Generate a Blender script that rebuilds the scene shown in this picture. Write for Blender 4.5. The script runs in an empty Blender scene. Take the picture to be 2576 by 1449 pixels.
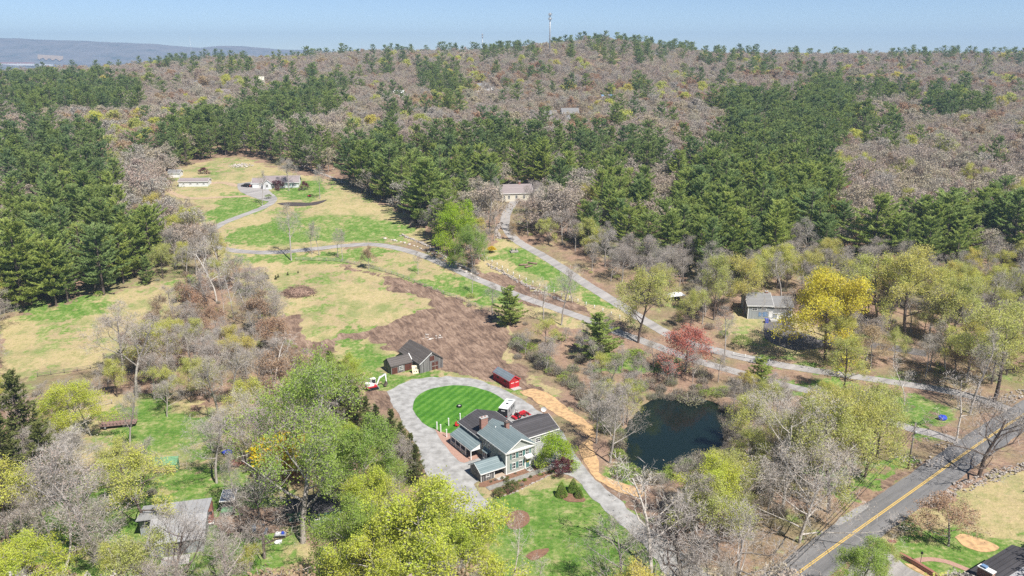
import bpy, math, random
import numpy as np
from mathutils import Vector, Matrix

# ------------------------------------------------------------------ camera, light, exposure
R = math.radians
CAM_H = 91.0; PITCH = R(16.57); FPX = 2000.0
scn = bpy.context.scene
cam_d = bpy.data.cameras.new('camera'); cam = bpy.data.objects.new('camera', cam_d)
scn.collection.objects.link(cam); scn.camera = cam
cam_d.sensor_width = 36; cam_d.lens = FPX/2576*36; cam_d.clip_start = 1; cam_d.clip_end = 30000
cam.location = (0, 0, CAM_H); cam.rotation_euler = (math.pi/2-PITCH, 0, 0)

SUN_EL = R(54); sun_dir = Vector((0.64, -0.77, 0)).normalized()       # horizontal direction towards the sun
sv = Vector((sun_dir.x*math.cos(SUN_EL), sun_dir.y*math.cos(SUN_EL), math.sin(SUN_EL)))
w = bpy.data.worlds.new('World'); scn.world = w; w.use_nodes = True
nt = w.node_tree; bg = nt.nodes['Background']
sky = nt.nodes.new('ShaderNodeTexSky'); sky.sky_type = 'NISHITA'; sky.sun_disc = False
sky.sun_elevation = SUN_EL; sky.sun_rotation = math.atan2(sv.x, sv.y)
sky.air_density = 0.6; sky.dust_density = 0.0; sky.ozone_density = 2.2; sky.altitude = 1000
nt.links.new(sky.outputs[0], bg.inputs[0]); bg.inputs[1].default_value = 0.077
sl = bpy.data.lights.new('sun', 'SUN'); so = bpy.data.objects.new('sun', sl); scn.collection.objects.link(so)
sl.energy = 5.0; sl.angle = R(0.5); sl.color = (1.0, 0.95, 0.88)
so.rotation_euler = sv.to_track_quat('Z', 'Y').to_euler(); so.location = (0, 0, 300)
vs = scn.view_settings; vs.view_transform = 'Standard'; vs.look = 'None'; vs.gamma = 1; vs.use_curve_mapping = False
vs.exposure = 0.68
cy = scn.cycles; cy.max_bounces = 6; cy.diffuse_bounces = 3; cy.glossy_bounces = 2; cy.transmission_bounces = 3
cy.transparent_max_bounces = 8; cy.volume_bounces = 0; cy.use_denoising = False; cy.sample_clamp_indirect = 6
cy.caustics_reflective = False; cy.caustics_refractive = False

# ------------------------------------------------------------------ terrain and survey helpers
def sp(t, k):
    t = np.asarray(t, float); return np.where(t > 40*k, t, k*np.log1p(np.exp(np.minimum(t/k, 40))))
def smooth(t, a, b):
    t = np.clip((np.asarray(t, float)-a)/(b-a), 0, 1); return t*t*(3-2*t)
_rs = np.random.RandomState(5); _tab = _rs.rand(256, 256)
def vnoise(x, y, s, seed=0):
    x = np.asarray(x, float)/s+seed*17.3; y = np.asarray(y, float)/s+seed*9.1
    xi = np.floor(x).astype(int); yi = np.floor(y).astype(int); fx = x-xi; fy = y-yi
    fx = fx*fx*(3-2*fx); fy = fy*fy*(3-2*fy)
    g = lambda a, b: _tab[a & 255, b & 255]
    return (g(xi, yi)*(1-fx)+g(xi+1, yi)*fx)*(1-fy)+(g(xi, yi+1)*(1-fx)+g(xi+1, yi+1)*fx)*fy
def base_h(x, y):
    x = np.asarray(x, float); y = np.asarray(y, float)
    z = 0.14*(sp(y-222, 6)-sp(y-415, 25))+0.065*(sp(y-415, 25)-sp(y-1130, 40))
    s = x/np.maximum(y, 50)
    ridge = 19*np.exp(-((s-0.10)/0.10)**2)+4*np.exp(-((s+0.12)/0.12)**2)-2*smooth(-s, 0.18, 0.30)-24*smooth(-s, 0.30, 0.62)+1*smooth(s, .3, .5)
    z = z+ridge*smooth(y, 700, 1150)
    z = z+(vnoise(x, y, 130, 3)-.5)*9*smooth(y, 480, 700)
    z = z-(z+25)*smooth(y, 1350, 2300)
    return z
def inpoly(x, y, poly):
    x = np.asarray(x, float); y = np.asarray(y, float); c = np.zeros(np.broadcast(x, y).shape, bool)
    n = len(poly)
    for i in range(n):
        x0, y0 = poly[i]; x1, y1 = poly[(i+1) % n]
        if y0 == y1: continue
        c ^= ((y0 > y) != (y1 > y)) & (x < (x1-x0)*(y-y0)/(y1-y0)+x0)
    return c
CP, SP = math.cos(PITCH), math.sin(PITCH)
def ray(px, py):
    u = (px-1288)/FPX; v = -(py-724.5)/FPX
    return u, CP+v*SP, -SP+v*CP
def G(px, py, z=None):
    """survey: a spot of the ground (or the level z) seen at px, py of the 2576-wide photograph"""
    dx, dy, dz = ray(px, py)
    if z is not None:
        t = (z-CAM_H)/dz; return (dx*t, dy*t)
    ts = 60*1.006**np.arange(560); zz = CAM_H+dz*ts; hit = np.nonzero(zz < base_h(dx*ts, dy*ts))[0]
    t = ts[hit[0]] if len(hit) else ts[-1]
    for _ in range(12):
        t2 = (base_h(dx*t, dy*t)-CAM_H)/dz
        t = .5*t+.5*float(t2)
        if t <= 0 or t > 4000: t = 1500; break
    return (dx*t, dy*t)
def Pj(x, y, z):
    dz = z-CAM_H; d = y*CP-dz*SP; v = (y*SP+dz*CP)/d; u = x/d
    return 1288+u*FPX, 724.5-v*FPX
def WP(*pts): return [G(*p) for p in pts]

POND = WP((1562,1118),(1590,1062),(1622,1020),(1655,1002),(1720,996),(1790,1012),(1832,1044),(1822,1092),(1790,1122),(1735,1150),(1690,1190),(1630,1200),(1590,1170))
_pc = np.mean(np.array(POND), 0)
POND_BIG = [tuple(_pc+(np.array(p)-_pc)*1.10) for p in POND]
def poly_frac(x, y, poly, r, n=8, wob=0.0, seed=0):
    """how much of a disc of radius r about x, y lies inside the outline (wob: ragged edge)"""
    if wob:
        x = x+(vnoise(x, y, 4.5, seed+1)-.5)*wob+(vnoise(x, y, 1.6, seed+2)-.5)*wob*.5
        y = y+(vnoise(x, y, 4.5, seed+3)-.5)*wob+(vnoise(x, y, 1.6, seed+4)-.5)*wob*.5
    a = np.array(poly); m = r+wob+1
    sel = (x > a[:, 0].min()-m) & (x < a[:, 0].max()+m) & (y > a[:, 1].min()-m) & (y < a[:, 1].max()+m)
    out = np.zeros(x.shape); xs, ys = x[sel], y[sel]
    if xs.size == 0: return out
    acc = inpoly(xs, ys, poly).astype(float)
    for k in range(n):
        an = 2*math.pi*k/n; rr = r*(1 if k % 2 else .55)
        acc += inpoly(xs+rr*math.cos(an), ys+rr*math.sin(an), poly)
    out[sel] = acc/(n+1); return out
def ground_h(x, y):
    x = np.atleast_1d(np.asarray(x, float)); y = np.atleast_1d(np.asarray(y, float))
    return base_h(x, y)-1.9*poly_frac(x, y, POND_BIG, 2.5)
def gz(x, y): return float(ground_h(x, y)[0])

# ------------------------------------------------------------------ objects and meshes
COL = scn.collection
class MB:
    def __init__(s): s.v = []; s.f = []; s.m = []; s.sm = []
    def add(s, vs, fs, mi=0, smooth=False):
        o = len(s.v); s.v += [tuple(p) for p in vs]; s.f += [tuple(i+o for i in f) for f in fs]
        s.m += [mi]*len(fs); s.sm += [smooth]*len(fs); return s
    def box(s, x0, x1, y0, y1, z0, z1, mi=0):
        v = [(x0,y0,z0),(x1,y0,z0),(x1,y1,z0),(x0,y1,z0),(x0,y0,z1),(x1,y0,z1),(x1,y1,z1),(x0,y1,z1)]
        return s.add(v, [(3,2,1,0),(4,5,6,7),(0,1,5,4),(1,2,6,5),(2,3,7,6),(3,0,4,7)], mi)
    def cbox(s, c, d, mi=0): return s.box(c[0]-d[0]/2,c[0]+d[0]/2,c[1]-d[1]/2,c[1]+d[1]/2,c[2]-d[2]/2,c[2]+d[2]/2,mi)
    def prism(s, poly, z0, z1, mi=0):
        n = len(poly); v = [(p[0],p[1],z0) for p in poly]+[(p[0],p[1],z1) for p in poly]
        return s.add(v, [tuple(reversed(range(n))), tuple(range(n, 2*n))]+[(i,(i+1)%n,(i+1)%n+n,i+n) for i in range(n)], mi)
    def extr(s, prof, a0, a1, axis='x', mi=0):
        """profile of (across, z) swept along x or y"""
        n = len(prof)
        f = (lambda a, p: (a, p[0], p[1])) if axis == 'x' else (lambda a, p: (p[0], a, p[1]))
        v = [f(a0, p) for p in prof]+[f(a1, p) for p in prof]
        return s.add(v, [tuple(range(n)), tuple(reversed(range(n, 2*n)))]+[(i+n,(i+1)%n+n,(i+1)%n,i) for i in range(n)], mi)
    def tube(s, p0, p1, r0, r1=None, n=6, mi=0, caps=True):
        r1 = r0 if r1 is None else r1
        p0 = Vector(p0); p1 = Vector(p1); d = p1-p0
        if d.length < 1e-6: return s
        d.normalize(); a = d.orthogonal().normalized(); b = d.cross(a)
        v = []
        for p, r in ((p0, r0), (p1, r1)):
            for k in range(n):
                t = 2*math.pi*k/n; v.append(p+a*math.cos(t)*r+b*math.sin(t)*r)
        f = [(k,(k+1)%n,(k+1)%n+n,k+n) for k in range(n)]
        if caps: f += [tuple(reversed(range(n))), tuple(range(n, 2*n))]
        return s.add(v, f, mi, n > 5)
    def path(s, pts, r, n=6, mi=0):
        for a, b in zip(pts[:-1], pts[1:]): s.tube(a, b, r, r, n, mi)
        return s
    def ball(s, c, rad, mi=0, nu=10, nv=6, jit=0.0, rnd=random):
        v = [(c[0],c[1],c[2]+rad[2])]
        for i in range(1, nv):
            ph = math.pi*i/nv
            for k in range(nu):
                t = 2*math.pi*k/nu; j = 1+rnd.uniform(-jit, jit)
                v.append((c[0]+rad[0]*math.sin(ph)*math.cos(t)*j, c[1]+rad[1]*math.sin(ph)*math.sin(t)*j, c[2]+rad[2]*math.cos(ph)*j))
        v.append((c[0],c[1],c[2]-rad[2])); L = len(v)-1; f = []
        for k in range(nu): f.append((0, 1+k, 1+(k+1)%nu)); f.append((L, L-nu+(k+1)%nu, L-nu+k))
        for i in range(nv-2):
            for k in range(nu):
                a = 1+i*nu+k; b = 1+i*nu+(k+1)%nu; f.append((a, a+nu, b+nu, b))
        return s.add(v, f, mi, jit == 0)
    def mesh(s, name, mats):
        me = bpy.data.meshes.new(name); me.from_pydata(s.v, [], s.f)
        for m in (mats if isinstance(mats, (list, tuple)) else [mats]): me.materials.append(m)
        me.polygons.foreach_set('material_index', s.m); me.polygons.foreach_set('use_smooth', s.sm); me.update(); return me
    def build(s, name, mats, parent=None, **kw):
        o = bpy.data.objects.new(name, s.mesh(name, mats)); COL.objects.link(o)
        if parent is not None: o.parent = parent
        for k, v in kw.items(): o[k] = v
        return o
def tag(o, label, cat, group=None, kind=None):
    if label: o['label'] = label
    if cat: o['category'] = cat
    if group: o['group'] = group
    if kind: o['kind'] = kind
    return o
def thing(name, label, cat, loc, rz=0, group=None):
    o = bpy.data.objects.new(name, None); o.empty_display_size = .3; COL.objects.link(o)
    if len(loc) == 2: loc = (loc[0], loc[1], gz(*loc))
    o.location = loc; o.rotation_euler = (0, 0, rz); return tag(o, label, cat, group)
def copy_thing(src, loc, rz=0, sc=1.0, label=None, group=None):
    kids = [c for c in src.children]
    r = src.copy(); COL.objects.link(r); r.location = loc; r.rotation_euler = (0, 0, rz); r.scale = (sc, sc, sc) if not isinstance(sc, tuple) else sc
    for c in kids:
        d = c.copy(); COL.objects.link(d); d.parent = r
        for g in c.children:
            e = g.copy(); COL.objects.link(e); e.parent = d
    if label: r['label'] = label
    if group: r['group'] = group
    elif 'group' in r: del r['group']
    return r

# ------------------------------------------------------------------ materials
def newmat(name):
    m = bpy.data.materials.new(name); m.use_nodes = True; n = m.node_tree; b = n.nodes['Principled BSDF']
    b.inputs['Specular IOR Level'].default_value = 0.25
    return m, n, b
def N(n, t, **kw):
    x = n.nodes.new(t)
    for k, v in kw.items():
        if hasattr(x, k): setattr(x, k, v)
        else: x.inputs[k].default_value = v
    return x
def mixc(n, fac, a, b, mode='MIX'):
    x = n.nodes.new('ShaderNodeMix'); x.data_type = 'RGBA'; x.blend_type = mode
    for sock, val in ((x.inputs[0], fac), (x.inputs[6], a), (x.inputs[7], b)):
        if isinstance(val, bpy.types.NodeSocket): n.links.new(val, sock)
        elif isinstance(val, (int, float)): sock.default_value = val
        else: sock.default_value = (*val[:3], 1)
    return x.outputs[2]
def ramp(n, fac, stops, interp='LINEAR'):
    x = n.nodes.new('ShaderNodeValToRGB'); cr = x.color_ramp; cr.interpolation = interp
    while len(cr.elements) < len(stops): cr.elements.new(.5)
    for e, (p, c) in zip(cr.elements, stops):
        e.position = p; e.color = (*c, 1) if isinstance(c, (tuple, list)) else (c, c, c, 1)
    n.links.new(fac, x.inputs[0]); return x.outputs[0]
def math_(n, op, a, b=None, c=None):
    x = n.nodes.new('ShaderNodeMath'); x.operation = op
    for i, v in enumerate((a, b, c)):
        if v is None: continue
        if isinstance(v, bpy.types.NodeSocket): n.links.new(v, x.inputs[i])
        else: x.inputs[i].default_value = v
    return x.outputs[0]
def noise(n, scale, detail=4, rough=.55, vec=None, stretch=None, rot=0, dist=0):
    x = N(n, 'ShaderNodeTexNoise'); x.inputs['Scale'].default_value = scale; x.inputs['Detail'].default_value = detail
    x.inputs['Roughness'].default_value = rough; x.inputs['Distortion'].default_value = dist
    if vec is None: vec = N(n, 'ShaderNodeTexCoord').outputs['Object']
    if stretch:
        mr = N(n, 'ShaderNodeMapping'); mr.inputs['Rotation'].default_value = (0, 0, -rot); n.links.new(vec, mr.inputs[0])
        mp = N(n, 'ShaderNodeMapping'); mp.inputs['Scale'].default_value = stretch; n.links.new(mr.outputs[0], mp.inputs[0]); vec = mp.outputs[0]
    n.links.new(vec, x.inputs['Vector']); return x.outputs['Fac']
def simple(name, c1, c2=None, scale=1.5, rough=.85, metal=0, stretch=None, detail=4, lo=.35, hi=.65, spec=.25):
    m, n, b = newmat(name)
    if c2 is None: c2 = tuple(v*.82 for v in c1)
    f = noise(n, scale, detail, stretch=stretch)
    n.links.new(ramp(n, f, [(lo, c2), (hi, c1)]), b.inputs['Base Color'])
    b.inputs['Roughness'].default_value = rough; b.inputs['Metallic'].default_value = metal; b.inputs['Specular IOR Level'].default_value = spec
    return m
def banded(name, c1, c2, pitch, axis=2, rough=.8, width=.12, c3=None, nscale=2.0):
    """boards, courses or seams: thin dark lines at a pitch along one local axis over a mottled colour"""
    m, n, b = newmat(name); tc = N(n, 'ShaderNodeTexCoord').outputs['Object']
    sx = N(n, 'ShaderNodeSeparateXYZ'); n.links.new(tc, sx.inputs[0])
    if axis == 'xy': co = math_(n, 'ADD', sx.outputs[0], sx.outputs[1])
    else: co = sx.outputs[axis]
    fr = math_(n, 'FRACT', math_(n, 'DIVIDE', co, pitch)); ln = math_(n, 'LESS_THAN', fr, width)
    fl = math_(n, 'FLOOR', math_(n, 'DIVIDE', co, pitch))
    wn = N(n, 'ShaderNodeTexWhiteNoise'); wn.noise_dimensions = '1D'; n.links.new(fl, wn.inputs['W'])
    st = (1, 1, .12) if axis in ('xy', 0, 1) else (.4, .4, 1)
    f = noise(n, nscale, 5, stretch=st)
    f2 = math_(n, 'ADD', math_(n, 'MULTIPLY', f, .6), math_(n, 'MULTIPLY', wn.outputs[0], .4))
    col = ramp(n, f2, [(.25, c2), (.7, c1)]); col = mixc(n, ln, col, c3 or tuple(v*.45 for v in c2))
    n.links.new(col, b.inputs['Base Color']); b.inputs['Roughness'].default_value = rough; return m
def foliage(name, cols, trans=.35, nscale=.5, vary=.16):
    """leaves: one colour per tree from a small range, mottled through the crown, some light passes through"""
    m, n, b = newmat(name)
    oi = N(n, 'ShaderNodeObjectInfo').outputs['Random']
    k = len(cols); base = ramp(n, oi, [(i/max(1, k-1), c) for i, c in enumerate(cols)])
    f = noise(n, nscale, 3); v = math_(n, 'MULTIPLY_ADD', f, vary*4, 1-vary*2)
    hsv = N(n, 'ShaderNodeHueSaturation'); n.links.new(base, hsv.inputs['Color']); n.links.new(v, hsv.inputs['Value'])
    fh = noise(n, nscale*.5, 2); n.links.new(math_(n, 'MULTIPLY_ADD', fh, .06, .47), hsv.inputs['Hue'])
    n.links.new(hsv.outputs[0], b.inputs['Base Color']); b.inputs['Roughness'].default_value = .7
    if trans:
        tr = N(n, 'ShaderNodeBsdfTranslucent'); n.links.new(hsv.outputs[0], tr.inputs[0])
        ms = N(n, 'ShaderNodeMixShader'); ms.inputs[0].default_value = trans
        n.links.new(b.outputs[0], ms.inputs[1]); n.links.new(tr.outputs[0], ms.inputs[2])
        n.links.new(ms.outputs[0], n.nodes['Material Output'].inputs[0])
    return m
M = {}
M['pine'] = foliage('pine_needles', [(.30,.39,.12),(.40,.47,.12),(.26,.36,.14),(.43,.50,.13),(.33,.42,.12)], .5)
M['pinefar'] = foliage('far_pine_needles', [(.24,.32,.115),(.32,.39,.11),(.21,.30,.13),(.35,.43,.12)], .5)
M['spruce'] = foliage('spruce_needles', [(.15,.17,.055),(.18,.20,.06),(.13,.155,.06)])
M['yew'] = foliage('clipped_evergreen', [(.22,.32,.05),(.19,.28,.05)], nscale=2)
M['lime'] = foliage('fresh_lime_leaves', [(.42,.58,.04),(.38,.52,.045)], .5)
M['green'] = foliage('spring_green_leaves', [(.33,.46,.10),(.38,.51,.11),(.35,.47,.09),(.41,.50,.11)], .5)
M['ygreen'] = foliage('yellow_green_leaves', [(.56,.64,.09),(.61,.65,.10),(.50,.60,.09)], .5)
M['yellow'] = foliage('yellow_green_catkins', [(.66,.66,.14),(.62,.64,.17),(.54,.57,.18),(.70,.62,.16)], .5)
M['gold'] = foliage('golden_leaves', [(.70,.62,.08),(.64,.60,.09)], .5)
M['bright'] = foliage('forsythia_yellow', [(.75,.58,.02),(.72,.55,.03)], .4, nscale=1)
M['redbud'] = foliage('red_maple_flowers', [(.48,.15,.11),(.50,.19,.13)], .3)
M['wine'] = foliage('wine_red_leaves', [(.16,.03,.04),(.13,.025,.035)], .3)
M['rust'] = foliage('rusty_buds', [(.42,.27,.17),(.46,.29,.18),(.38,.28,.18),(.50,.37,.20)], .3)
M['buds'] = foliage('tree_buds', [(.47,.41,.34),(.48,.39,.31),(.45,.42,.37),(.52,.46,.31),(.47,.36,.30),(.45,.44,.31)], .3, vary=.1)
M['brush'] = foliage('brush_twigs', [(.34,.28,.22),(.27,.24,.16),(.24,.28,.12),(.38,.27,.20)], .3)
M['bark'] = simple('grey_bark', (.44,.405,.37), (.27,.24,.215), 3, stretch=(1,1,.2))
M['barkd'] = simple('dark_bark', (.17,.13,.11), (.09,.07,.06), 3, stretch=(1,1,.2))
M['barkl'] = simple('bleached_bark', (.58,.54,.49), (.42,.38,.34), 3, stretch=(1,1,.2))
# ------------------------------------------------------------------ ground sheet
def ground_mat():
    m, n, b = newmat('ground_earth_and_grass')
    at = N(n, 'ShaderNodeAttribute'); at.attribute_name = 'cover'
    sc = N(n, 'ShaderNodeSeparateColor'); n.links.new(at.outputs['Color'], sc.inputs[0])
    tc = N(n, 'ShaderNodeTexCoord').outputs['Object']
    n1 = noise(n, .22, 6, .65, tc); n2 = noise(n, .9, 5, .6, tc); n3 = noise(n, .045, 4, .6, tc); n4 = noise(n, 3.2, 3, .6, tc)
    mixn = math_(n, 'ADD', math_(n, 'MULTIPLY', n1, .55), math_(n, 'MULTIPLY', n2, .45))
    litter = ramp(n, mixn, [(.30, (.13,.085,.06)), (.46, (.25,.165,.12)), (.56, (.31,.21,.145)), (.72, (.37,.29,.19))])
    litter = mixc(n, ramp(n, n3, [(.45, 0), (.62, .55)]), litter, (.17,.19,.07))
    dry = ramp(n, mixn, [(.32, (.20,.21,.07)), (.45, (.36,.31,.15)), (.58, (.43,.34,.19)), (.72, (.50,.40,.25))])
    dry = mixc(n, ramp(n, n3, [(.46, 0), (.64, .6)]), dry, (.33,.24,.16)); dry = mixc(n, ramp(n, noise(n, .085, 5, .65, tc), [(.5, 0), (.66, .7)]), dry, (.13,.20,.05))
    grass = ramp(n, mixn, [(.32, (.05,.12,.015)), (.46, (.09,.185,.025)), (.54, (.17,.24,.06)), (.64, (.34,.32,.15))])
    st = noise(n, .5, 6, .7, tc, stretch=(.3, 1.3, 1), rot=R(118), dist=1.5)
    st2 = math_(n, 'ADD', math_(n, 'MULTIPLY', st, .6), math_(n, 'MULTIPLY', n1, .4))
    soil = ramp(n, st2, [(.38, (.09,.06,.045)), (.47, (.165,.11,.08)), (.55, (.26,.18,.13)), (.66, (.36,.265,.20))])
    def thr(w, nn, a=.5):
        # ragged edge: weight pushed through the noise
        return ramp(n, math_(n, 'ADD', w, math_(n, 'MULTIPLY_ADD', nn, a*2, -a)), [(.38, 0), (.60, 1)])
    c = mixc(n, thr(sc.outputs[1], n2), litter, dry)
    c = mixc(n, thr(sc.outputs[0], math_(n, 'ADD', math_(n, 'MULTIPLY', n1, .6), math_(n, 'MULTIPLY', n3, .4)), 1.7), c, grass)
    c = mixc(n, thr(sc.outputs[2], n2, .4), c, soil)
    c = mixc(n, 1.0, c, ramp(n, n4, [(.3, .78), (.7, 1.18)]), 'MULTIPLY')
    n.links.new(c, b.inputs['Base Color']); b.inputs['Roughness'].default_value = .95
    bp = N(n, 'ShaderNodeBump'); bp.inputs['Strength'].default_value = .6; bp.inputs['Distance'].default_value = .5
    n.links.new(n2, bp.inputs['Height']); n.links.new(bp.outputs[0], b.inputs['Normal'])
    return m
YO = 120.0
ys = [-60.0]
while ys[-1] < 1500: ys.append((ys[-1]+YO)*1.0034-YO if 60 < ys[-1] < 700 else (ys[-1]+YO)*1.009-YO)
while ys[-1] < 14000: ys.append(ys[-1]*1.12)
ts = list(np.linspace(-.47, .47, 400)); ts = [-3.5, -2, -1.2, -.9, -.75, -.65, -.57, -.52]+ts+[.52, .57, .65, .75, .9, 1.2, 2, 3.5]
Yg, Tg = np.meshgrid(np.array(ys), np.array(ts), indexing='ij'); Xg = Tg*(Yg+YO)
xf, yf = Xg.ravel(), Yg.ravel(); zf = ground_h(xf, yf)
DRY = [ # px outlines of fields of pale dry grass
 WP((0,800),(60,788),(240,748),(420,706),(520,696),(500,760),(430,830),(340,890),(260,930),(100,945),(0,955)),
 WP((600,690),(640,672),(740,658),(870,664),(950,686),(1060,718),(1150,752),(1240,788),(1290,850),(1275,900),(1330,950),(1480,1050),(1300,990),(1100,960),(940,1040),(900,960),(840,900),(760,900),(690,830),(620,760)),
 WP((400,440),(560,395),(620,398),(700,425),(860,462),(930,500),(1010,540),(1075,600),(960,610),(800,625),(700,670),(560,680),(520,620),(500,520),(420,490)),
 WP((560,640),(800,630),(980,612),(1060,640),(1170,690),(1300,740),(1450,795),(1560,850),(1480,840),(1300,780),(1230,775),(1060,722),(940,682),(870,662),(600,676)),
 WP((1240,605),(1290,598),(1400,660),(1560,765),(1620,830),(1500,790),(1290,742),(1205,690)),
 WP((1200,1190),(1440,1190),(1570,1290),(1720,1449),(1760,1500),(1200,1500)),
 WP((2240,1449),(2190,1390),(2300,1290),(2576,1180),(2700,1449),(2700,1560),(2200,1560)),
 WP((1830,775),(2030,790),(2100,870),(2060,900),(1860,880)),
 WP((600,1040),(720,1150),(700,1300),(880,1449),(500,1500),(300,1449),(0,1300),(0,1200),(200,1000),(340,990))]
GRASS = [
 WP((500,560),(560,480),(640,492),(690,510),(640,540),(560,560)), WP((560,590),(700,545),(880,540),(1060,570),(1000,600),(760,610),(560,625)),
 WP((560,640),(800,638),(960,622),(1010,640),(880,660),(720,662),(560,668)), WP((680,485),(700,455),(800,455),(830,490),(800,505),(720,505)),
 WP((1170,690),(1290,745),(1330,775),(1230,770),(1050,710),(1060,700)), WP((1260,620),(1330,625),(1560,765),(1500,780),(1340,700),(1230,655)),
 WP((1200,1240),(1560,1200),(1720,1449),(1740,1500),(1220,1500)), WP((640,1200),(740,1250),(740,1449),(400,1500),(0,1400),(0,1250),(300,1150)),
 WP((840,858),(930,850),(990,900),(965,935),(1125,930),(1135,948),(1000,976),(925,975),(890,925)), WP((820,820),(940,825),(1080,780),(1130,790),(1000,830),(860,850)),
 WP((1860,880),(1960,905),(2150,935),(2320,955),(2440,985),(2390,990),(2250,965),(2050,935),(1880,905)), WP((1940,950),(2060,950),(2250,985),(2390,1010),(2350,1090),(2250,1060),(2080,1010),(1950,985)),
 WP((1470,905),(1600,895),(1680,930),(1560,950),(1470,930)), WP((1500,1170),(1570,1170),(1610,1210),(1560,1215)), WP((2240,1449),(2235,1375),(2330,1310),(2480,1345),(2560,1310),(2700,1400),(2440,1449)),
 WP((0,770),(230,742),(330,760),(240,800),(60,815)), WP((250,1030),(420,1000),(560,1060),(500,1180),(300,1120)), WP((1225,962),(1260,970),(1330,985),(1300,1000),(1240,985)),
 WP((2230,1060),(2360,1080),(2330,1115),(2240,1090)), WP((2060,700),(2130,720),(2100,800),(2020,790)), WP((1990,1200),(2300,1150),(2350,1160),(2270,1210),(2150,1290))]
SOIL = [
 WP((870,662),(950,684),(1060,716),(1150,752),(1240,788),(1290,850),(1275,900),(1330,950),(1400,1000),(1480,1060),(1500,1090),(1400,1020),(1300,980),(1240,955),(1140,935),(1060,900),(960,870),(880,880),(760,900),(720,860),(850,850),(960,815),(1100,775),(1060,750),(960,720),(985,700),(880,675)),
 WP((930,980),(1010,975),(1000,1040),(945,1030),(920,1000)), WP((520,1290),(700,1270),(760,1300),(640,1350),(520,1340)), WP((690,790),(760,790),(790,900),(740,920),(690,860)),
 WP((1480,780),(1500,800),(1300,760),(1200,700),(1190,680),(1250,690),(1400,745)), WP((1490,1150),(1530,1210),(1640,1260),(1740,1330),(1620,1290),(1530,1240)),
 WP((2120,1310),(2240,1210),(2380,1120),(2420,1110),(2300,1190),(2170,1290))]
def cov(polys, r, wob, amp=1.0):
    a = np.zeros(xf.shape)
    for i, p in enumerate(polys): a = np.maximum(a, poly_frac(xf, yf, p, r, wob=wob, seed=i)*amp)
    return a
wd = cov(DRY, 2.2, 7); wg = cov(GRASS, 3.0, 8, .76); ws = cov(SOIL, 1.2, 5)
wg = np.maximum(wg, .30*wd); wg = np.maximum(wg, .16)
keep_green = poly_frac(xf, yf, WP((840,858),(930,850),(990,900),(965,935),(1125,930),(1135,948),(1000,976),(925,975),(890,925)), 1.5, wob=3)
ws = ws*(1-keep_green)
cover = np.stack([wg, wd, ws, np.ones_like(ws)], 1).astype(np.float32)
ni, nj = len(ys), len(ts)
idx = np.arange(ni*nj).reshape(ni, nj); q_ = np.stack([idx[:-1,:-1], idx[:-1,1:], idx[1:,1:], idx[1:,:-1]], -1).reshape(-1, 4)
gm = bpy.data.meshes.new('ground'); gm.vertices.add(ni*nj); gm.vertices.foreach_set('co', np.stack([xf, yf, zf], 1).astype(np.float32).ravel())
gm.loops.add(q_.size); gm.loops.foreach_set('vertex_index', q_.ravel().astype(np.int32)); gm.polygons.add(len(q_))
gm.polygons.foreach_set('loop_start', (np.arange(len(q_))*4).astype(np.int32)); gm.polygons.foreach_set('loop_total', np.full(len(q_), 4, np.int32))
gm.update(); gm.validate(); gm.polygons.foreach_set('use_smooth', [True]*len(gm.polygons))
ca = gm.attributes.new('cover', 'FLOAT_COLOR', 'POINT'); ca.data.foreach_set('color', cover.ravel())
gm.materials.append(ground_mat()); ground = bpy.data.objects.new('ground', gm); COL.objects.link(ground); tag(ground, 'wooded hillside with fields and bare soil', 'ground', kind='structure')

# ------------------------------------------------------------------ sheets laid on the ground: drives, road, water, lawn
def catmull(pts, step):
    pts = [np.array(p, float) for p in pts]; pts = [2*pts[0]-pts[1]]+pts+[2*pts[-1]-pts[-2]]; out = []
    for i in range(1, len(pts)-2):
        p0, p1, p2, p3 = pts[i-1:i+3]; k = max(2, int(np.linalg.norm(p2-p1)/step))
        for j in range(k):
            t = j/k; out.append(.5*((2*p1)+(-p0+p2)*t+(2*p0-5*p1+4*p2-p3)*t*t+(-p0+3*p1-3*p2+p3)*t**3))
    return out+[pts[-2]]
def strip(name, pts, width, mat, lift, label=None, cat=None, kind='structure', step=1.5, rag=0.0, off=0.0, w2=None, wide=None):
    c = catmull(pts, step); c = np.array(c); d = np.gradient(c, axis=0); d /= np.linalg.norm(d, axis=1)[:, None]; nrm = np.stack([-d[:, 1], d[:, 0]], 1)
    K = max(2, int(width/1.2)+1); k = len(c); mb = MB(); vs = []
    wd_ = np.full(k, width) if w2 is None else np.linspace(width, w2, k)
    if wide: wd_ = wd_+wide(np.linspace(0, 1, k))
    for i in range(k):
        for j in range(K+1):
            s = (j/K-.5)*wd_[i]
            if rag and j in (0, K): s += (vnoise(c[i][0], c[i][1], 2.2, 7+j)-.5)*rag
            p = c[i]+nrm[i]*(s+off); vs.append((p[0], p[1], gz(p[0], p[1])+lift))
    fs = [(i*(K+1)+j, (i+1)*(K+1)+j, (i+1)*(K+1)+j+1, i*(K+1)+j+1) for i in range(k-1) for j in range(K)]
    fs = [tuple(reversed(f)) for f in fs]; mb.add(vs, fs, 0, True); o = mb.build(name, mat); tag(o, label, cat, kind=kind); return o, c, nrm
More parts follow.
